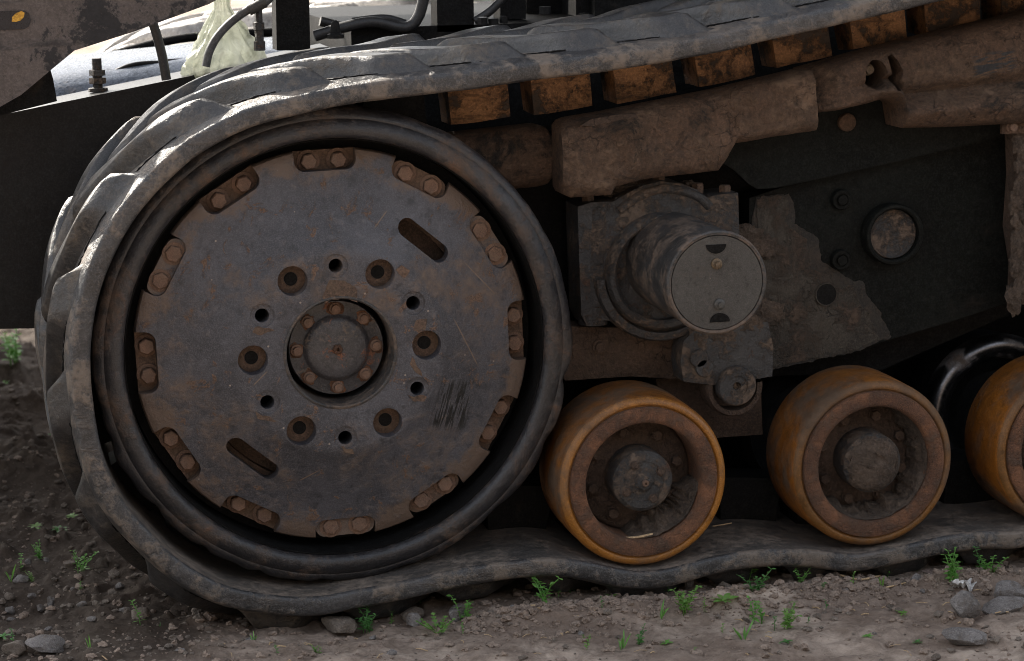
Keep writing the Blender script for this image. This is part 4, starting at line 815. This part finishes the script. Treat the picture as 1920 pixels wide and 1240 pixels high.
# gravel and crumbs nobody could count
def scatter(name, n, region, sizes, mat, seed, amp=.3):
    rng = np.random.default_rng(seed); base = []
    for k in range(8):
        bm = bmesh.new(); bmesh.ops.create_icosphere(bm, subdivisions=2 if sizes[1] > .006 else 1, radius=1); P = np.array([v.co for v in bm.verts]); P *= (1+amp*fbm(P[:, 0]*1.8+k*9, P[:, 1]*1.8, P[:, 2]*1.8, s=k))[:, None]
        base.append((P, np.array([[v.index for v in f.verts] for f in bm.faces]))); bm.free()
    vs, fs, o = [], [], 0
    for i in range(n):
        x, y = region(rng)
        P, Fc = base[rng.integers(8)]; r = sizes[0]*(sizes[1]/sizes[0])**(rng.random()**2.2); a = rng.uniform(0, 6.28); c, s = math.cos(a), math.sin(a)
        Q = P*np.array([r*rng.uniform(.8, 1.4), r, r*rng.uniform(.5, .9)]); Q = np.stack([Q[:, 0]*c-Q[:, 1]*s+x, Q[:, 0]*s+Q[:, 1]*c+y, Q[:, 2]+r*.25], 1); Q[:, 2] += ZG + float(gh(np.array([x]), np.array([y]))[0])
        vs.append(Q); fs.append(Fc+o); o += len(Q)
    vs = np.vstack(vs); fs = np.vstack(fs); me = bpy.data.meshes.new(name); me.from_pydata(vs.tolist(), [], fs.tolist()); me.update()
    return link(name, me, mat, None, kind='stuff', label={'gravel': 'fine grey gravel scattered over the soil', 'soil_crumbs': 'loose brown soil crumbs around the track'}[name], category=name.replace('_', ' '))
def reg_all(rng): return rng.uniform(-.9, 1.6), rng.uniform(-.75, .1)
def reg_left(rng):
    return (rng.uniform(-.95, -.2), rng.uniform(-.45, 2.6)) if rng.random() < .7 else reg_all(rng)
def reg_crumb(rng):
    k = rng.random()
    if k < .42: x = rng.uniform(.2, 1.6); return x, -.12+rng.normal()*.05
    if k < .62: return rng.uniform(-.95, -.1), rng.uniform(-.5, 1.5)
    return reg_all(rng)
scatter('gravel', 2400, reg_left, (.0016, .010), M['stone_brown'], 5, .5)
scatter('soil_crumbs', 5200, reg_crumb, (.0015, .011), M['crumb'], 6, .5)

rng = np.random.default_rng(12); bm = bmesh.new()
for k in range(150):
    x, y = (rng.uniform(-.9, 1.6), rng.uniform(-.72, -.1)); a = rng.uniform(0, 6.28); L = rng.uniform(.006, .03); d = Vector((math.cos(a), math.sin(a), 0))*L/2; z = gz(x, y)+.003
    p = Vector((x, y, z)); tube(bm, [p-d, p+Vector((rng.uniform(-.002, .002), rng.uniform(-.002, .002), .002)), p+d], float(rng.uniform(.0006, .0014)), 5)
link('plant_litter', tomesh(bm, 'litter', 60), M['straw'], None, kind='stuff', label='tiny bits of dry straw strewn over the soil', category='plant litter')
# ------------------------------------------------------------------ weeds
def leaf(bm, p, d, L, w, droop=.3, roll=0):
    d = d.normalized(); s = d.cross(Vector((0, 0, 1))); s = s.normalized() if s.length > .01 else Vector((1, 0, 0)); up = s.cross(d)
    s = (s*math.cos(roll)+up*math.sin(roll)); rows = []
    for t, ww in ((0, .12), (.3, .9), (.6, .95), (.85, .5), (1, .03)):
        c = p + d*(L*t) + Vector((0, 0, -droop*L*t*t)); rows.append((bm.verts.new(c - s*w*ww/2), bm.verts.new(c + up*w*ww*-.12), bm.verts.new(c + s*w*ww/2)))
    for A, B in zip(rows, rows[1:]): bm.faces.new((A[0], A[1], B[1], B[0])); bm.faces.new((A[1], A[2], B[2], B[1]))
def weed_mesh(kind, h, seed):
    r = random.Random(seed); bm = bmesh.new(); V3 = Vector
    if kind == 'grass':
        for k in range(r.randint(3, 6)):
            a = r.uniform(0, 6.28); lean = r.uniform(.1, .6); leaf(bm, V3((r.uniform(-1, 1)*h*.08, r.uniform(-1, 1)*h*.08, -.003)), V3((math.cos(a)*lean, math.sin(a)*lean, 1)), h*r.uniform(.6, 1.1), h*.085, r.uniform(.1, .5), r.uniform(0, 3))
    elif kind == 'rosette':
        for k in range(9):
            a = k*.7+r.uniform(-.2, .2); leaf(bm, V3((0, 0, h*.15)), V3((math.cos(a), math.sin(a), r.uniform(.25, .8))), h*r.uniform(.6, .95), h*.26, .35, r.uniform(-.3, .3))
    elif kind == 'fern':
        for k in range(8):
            a = k*.8+r.uniform(-.2, .2); d = V3((math.cos(a), math.sin(a), r.uniform(.5, 1.3))).normalized(); L = h*r.uniform(.8, 1.1)
            for t in (.35, .55, .75, .95):
                p = d*(L*t)
                for s in (-1, 0, 1):
                    q = d + s*.9*d.cross(V3((0, 0, 1))); leaf(bm, p, q, L*.34*(1.1-.5*t), L*.11, .2, r.uniform(-.4, .4))
            tube(bm, [V3((0, 0, -.003)), d*L*.5, d*L*.95], h*.012, 4)
    else:
        for k in range({'sprig': 1, 'bushy': 4, 'clump': 7}.get(kind, 1)):
            a = r.uniform(0, 6.28); ln = r.uniform(.05, .30) if kind == 'sprig' else r.uniform(.15, .75); hh = h*(r.uniform(.85, 1.05) if kind == 'sprig' else r.uniform(.55, 1.05)); b0 = V3((r.uniform(-1, 1), r.uniform(-1, 1), 0))*(0 if kind == 'sprig' else h*.15) + V3((0, 0, -.004))
            pts = [b0 + V3((math.cos(a)*ln*t*t*hh, math.sin(a)*ln*t*t*hh, hh*t)) for t in (0, .33, .66, 1)]; tube(bm, pts, h*.016, 5); n = 7 if kind == 'sprig' else 6
            for j in range(n):
                t = .25+.75*j/(n-1); p = pts[0].lerp(pts[-1], t); p = b0 + V3((math.cos(a)*ln*t*t*hh, math.sin(a)*ln*t*t*hh, hh*t))
                for sd in (0, PI): b = j*1.9+sd+r.uniform(-.4, .4)+a; leaf(bm, p, V3((math.cos(b), math.sin(b), r.uniform(.2, .9))), h*r.uniform(.18, .32)*(1.15-.45*t), h*r.uniform(.09, .13), r.uniform(.1, .5), r.uniform(-.5, .5))
    me = bpy.data.meshes.new('weed'); bm.to_mesh(me); bm.free(); me.shade_smooth(); return me
def weed(px, py, hp, kind, mat, label, group=None, seed=0):
    p = atg(px, py); sc = F/((p-C).dot(FW)); o = link('weed', weed_mesh(kind, hp/sc*1.15, seed), M[mat], None, (p.x, p.y, gz(p.x, p.y)), label=label, category='weed')
    o.rotation_euler.z = seed*1.3
    if group: o['group'] = group
for k, a in enumerate([
    (1020, 1152, 62, 'bushy', 'leaf', 'bushy leafy weed growing out of a soil clod between drive wheel and first roller'),
    (1064, 1122, 56, 'bushy', 'leaf_dark', 'tall dark sprig against the belt, just left of the first amber roller'),
    (690, 1178, 46, 'clump', 'leaf_dark', 'grassy sprig right beside the large angular stone'),
    (734, 1166, 26, 'sprig', 'leaf', 'tiny two leaf seedling between the large angular stone and the flat brown stone'),
    (788, 1134, 32, 'sprig', 'leaf', 'thin seedling standing in front of the belt below the drive wheel'),
    (820, 1186, 36, 'fern', 'leaf_pale', 'yellow green weed with lobed leaves, beside the violet grey stone'),
    (868, 1168, 42, 'bushy', 'leaf', 'leafy sprig on the right of the violet grey stone'),
    (1248, 1112, 42, 'bushy', 'leaf_dark', 'bushy dark weed against the belt below the first amber roller'),
    (1196, 1116, 32, 'grass', 'leaf_dark', 'grass tuft against the belt, left of the bushy dark weed below the roller'),
    (1284, 1162, 48, 'clump', 'leaf_pale', 'pale green leafy clump in front of the first amber roller'),
    (1238, 1168, 42, 'grass', 'leaf', 'upright grass blades left of the pale green leafy clump'),
    (1357, 1148, 36, 'rosette', 'leaf_pale', 'spreading pale seedling on soil between the amber rollers'),
    (1404, 1098, 54, 'sprig', 'leaf', 'tall sprig standing in front of the belt between the amber rollers'),
    (1416, 1132, 46, 'bushy', 'leaf_dark', 'dark bushy weed below the tall sprig between the rollers'),
    (1420, 1172, 42, 'bushy', 'leaf', 'leafy weed lowest of the column between the amber rollers'),
    (1476, 1188, 46, 'clump', 'leaf_pale', 'yellowish grass clump on open soil below the middle roller'),
    (1500, 1104, 30, 'bushy', 'leaf', 'small bushy seedling at the belt under the middle roller'),
    (1664, 1078, 38, 'sprig', 'leaf', 'looped sprig before the belt right of the middle roller'),
    (1655, 1112, 30, 'grass', 'leaf_pale', 'splayed grass blades on soil below the looped sprig'),
    (1804, 1054, 42, 'sprig', 'leaf', 'leaning sprig in front of the belt, left one of the right hand three'),
    (1838, 1078, 48, 'sprig', 'leaf_dark', 'upright sprig in front of the belt, middle one of the right hand three'),
    (1858, 1092, 44, 'bushy', 'leaf', 'bushy sprig in front of the belt, right one of the right hand three'),
    (1786, 1108, 50, 'clump', 'leaf', 'leafy weed growing by the pale torn scrap'),
    (1692, 1162, 18, 'rosette', 'leaf_pale', 'tiny round rosette alone on bare soil at the lower right'),
    (264, 1184, 46, 'sprig', 'leaf', 'sprig growing from the reddish split stone'),
    (152, 1078, 44, 'bushy', 'leaf', 'bushy sprig on dark soil left of the track'),
    (74, 1050, 28, 'clump', 'leaf', 'feathery green clump on dark soil at the left'),
    (112, 1008, 26, 'rosette', 'leaf_dark', 'dark round seedling cluster on the left soil'),
    (22, 1090, 38, 'grass', 'leaf', 'slender grass blades at the left edge'),
    (28, 728, 52, 'clump', 'leaf', 'green clump in the shade far behind the left tread'),
]): weed(*a[:6], seed=k+1)
wl = [(1165, 1216, 46, 'grass'), (1200, 1212, 34, 'bushy'), (1320, 1156, 28, 'sprig'), (1395, 1200, 44, 'grass'), (1452, 1184, 30, 'sprig'), (1612, 1076, 26, 'sprig'), (1720, 1068, 30, 'sprig'), (1475, 1212, 18, 'rosette'), (1100, 1222, 30, 'sprig'), (1047, 1132, 22, 'sprig'), (1130, 1164, 26, 'sprig'), (1145, 1130, 18, 'rosette'), (1250, 1206, 16, 'rosette'), (1550, 1150, 20, 'sprig'), (1600, 1108, 26, 'sprig'), (1625, 1200, 16, 'rosette'), (1540, 1120, 18, 'bushy'), (1355, 1186, 22, 'sprig'), (475, 1208, 24, 'grass'), (520, 1240, 22, 'sprig'), (595, 1228, 20, 'bushy'), (868, 1195, 22, 'sprig'), (1720, 1200, 14, 'rosette'), (1095, 1206, 20, 'sprig'), (1300, 1225, 18, 'sprig'), (1515, 1178, 18, 'sprig'),
      (170, 968, 26, 'sprig'), (40, 1078, 30, 'sprig'), (26, 1214, 30, 'sprig'), (60, 1092, 22, 'bushy'), (170, 1232, 36, 'grass'), (5, 1205, 22, 'rosette'), (135, 985, 18, 'rosette'), (150, 1105, 18, 'sprig'), (300, 1185, 14, 'grass'), (68, 1010, 20, 'rosette'), (8, 760, 26, 'clump'), (95, 830, 18, 'rosette'), (20, 690, 24, 'clump')]
WL = ['grass tuft near the bottom, below and right of the bushy leafy weed', 'leafy seedling beside the grass tuft near the bottom', 'thin sprig just right of the pale green leafy clump', 'tall thin grass low on the open soil, below the column of weeds between the rollers', 'slim sprig right of the lowest weed of the column between the rollers', 'small sprig at the belt just left of the looped sprig', 'slim sprig at the belt between the looped sprig and the leaning sprig', 'little rosette below the yellowish grass clump', 'sprig near the bottom left of the grass tuft', 'short sprig right of the dark sprig against the belt', 'short sprig on soil below the grass tuft at the belt', 'little rosette under the belt below the first amber roller', 'tiny rosette on open soil below the pale green leafy clump', 'small sprig on soil midway below the middle roller', 'sprig on soil below the long bent straw', 'tiny rosette low on the soil, left of the long flat stone', 'bushy little seedling left of the long bent straw', 'short sprig between the pale spreading seedling and the tall thin grass', 'grass blades at the bottom, beneath the tread left of the large angular stone', 'sprig cut by the bottom edge below the tread', 'bushy seedling at the bottom below the large angular stone', 'sprig right below the leafy sprig beside the violet grey stone', 'tiny rosette left of the pointed grey stone near the bottom', 'sprig on open soil below the bushy leafy weed', 'sprig at the bottom below the pale green leafy clump', 'sprig right of the yellowish grass clump', 'sprig beside the lower tread lugs left of the track', 'sprig behind the slender grass blades at the left edge', 'sprig above the brown corner stone at the lower left', 'bushy seedling right of the slender grass blades', 'grass blades right of the lavender corner stone', 'tiny rosette at the left edge above the corner stones', 'tiny rosette between the dark seedling cluster and the tread', 'short sprig directly below the bushy sprig on dark soil', 'short grass right of the reddish split stone', 'round seedling just above the feathery green clump', 'green clump at the left edge below the far shaded clump', 'tiny rosette on the shaded soil beside the left tread', 'small green clump at the left edge, highest of the weeds there']
for k, (x, y, h, kd) in enumerate(wl):
    l = x < 320
    weed(x, y, h, kd, ('leaf', 'leaf_dark', 'leaf_pale')[k % 3], WL[k], 'seedlings left of the track' if l else 'seedlings before the track', seed=60+k)

# ------------------------------------------------------------------ litter
def straw(px, Y, r, label, n=4, ground=True):
    q = [(atg(x, y) if ground else at(x, y, Y)) for x, y in px]
    if ground: q = [Vector((v.x, v.y, gz(v.x, v.y)+.004)) for v in q]
    bm = bmesh.new(); tube(bm, spline([tuple(v) for v in q], n), r, 6); return link('straw', tomesh(bm, 'straw', 60), M['straw'], None, label=label, category='straw')
straw([(982, 1161), (1000, 1163), (1024, 1161)], 0, .0022, 'short pale straw lying on soil below the bushy weed')
straw([(1169, 1010), (1200, 1007), (1240, 998)], -.030, .0035, 'pale straw lying inside the bore of the first amber roller', ground=False)
straw([(1336, 987), (1355, 984), (1372, 981)], .12, .0015, 'thin straw on the belt right of the first amber roller', ground=False)
straw([(1575, 1092), (1610, 1098), (1640, 1090), (1650, 1080)], 0, .0022, 'long bent straw on soil below the middle roller')
straw([(1650, 1118), (1690, 1108), (1702, 1100)], 0, .0018, 'thin straw by the splayed grass blades')
p = atg(1748, 1078); bm = bmesh.new()
for a, L, w in ((.1, .035, .014), (2.6, .026, .014), (1.6, .03, .012), (-1.2, .028, .009), (4.0, .02, .01)): leaf(bm, Vector((0, 0, .006)), Vector((math.cos(a), math.sin(a), .35)), L, w, .2, .3)
link('dry_leaf', tomesh(bm, 'dl', 60), M['dryleaf'], None, (p.x, p.y, gz(p.x, p.y)+.004), label='curled dry star shaped leaf on soil near the right hand sprigs', category='leaf')
p = atg(1806, 1116); bm = bmesh.new(); bmesh.ops.create_grid(bm, x_segments=14, y_segments=10, size=1)
for v in bm.verts:
    x, y = v.co.x*.022, v.co.y*.014; n = fbm([x*90], [y*90], s=44, oct=3)[0]; v.co = Vector((x*(1+.3*n), y*(1-.3*n), .012+.013*n))
bmesh.ops.solidify(bm, geom=bm.faces[:], thickness=.0012)
link('scrap', tomesh(bm, 'scrap', 40), M['scrap'], None, (p.x, p.y, gz(p.x, p.y)), label='crumpled white torn scrap lying on the soil at right', category='litter')
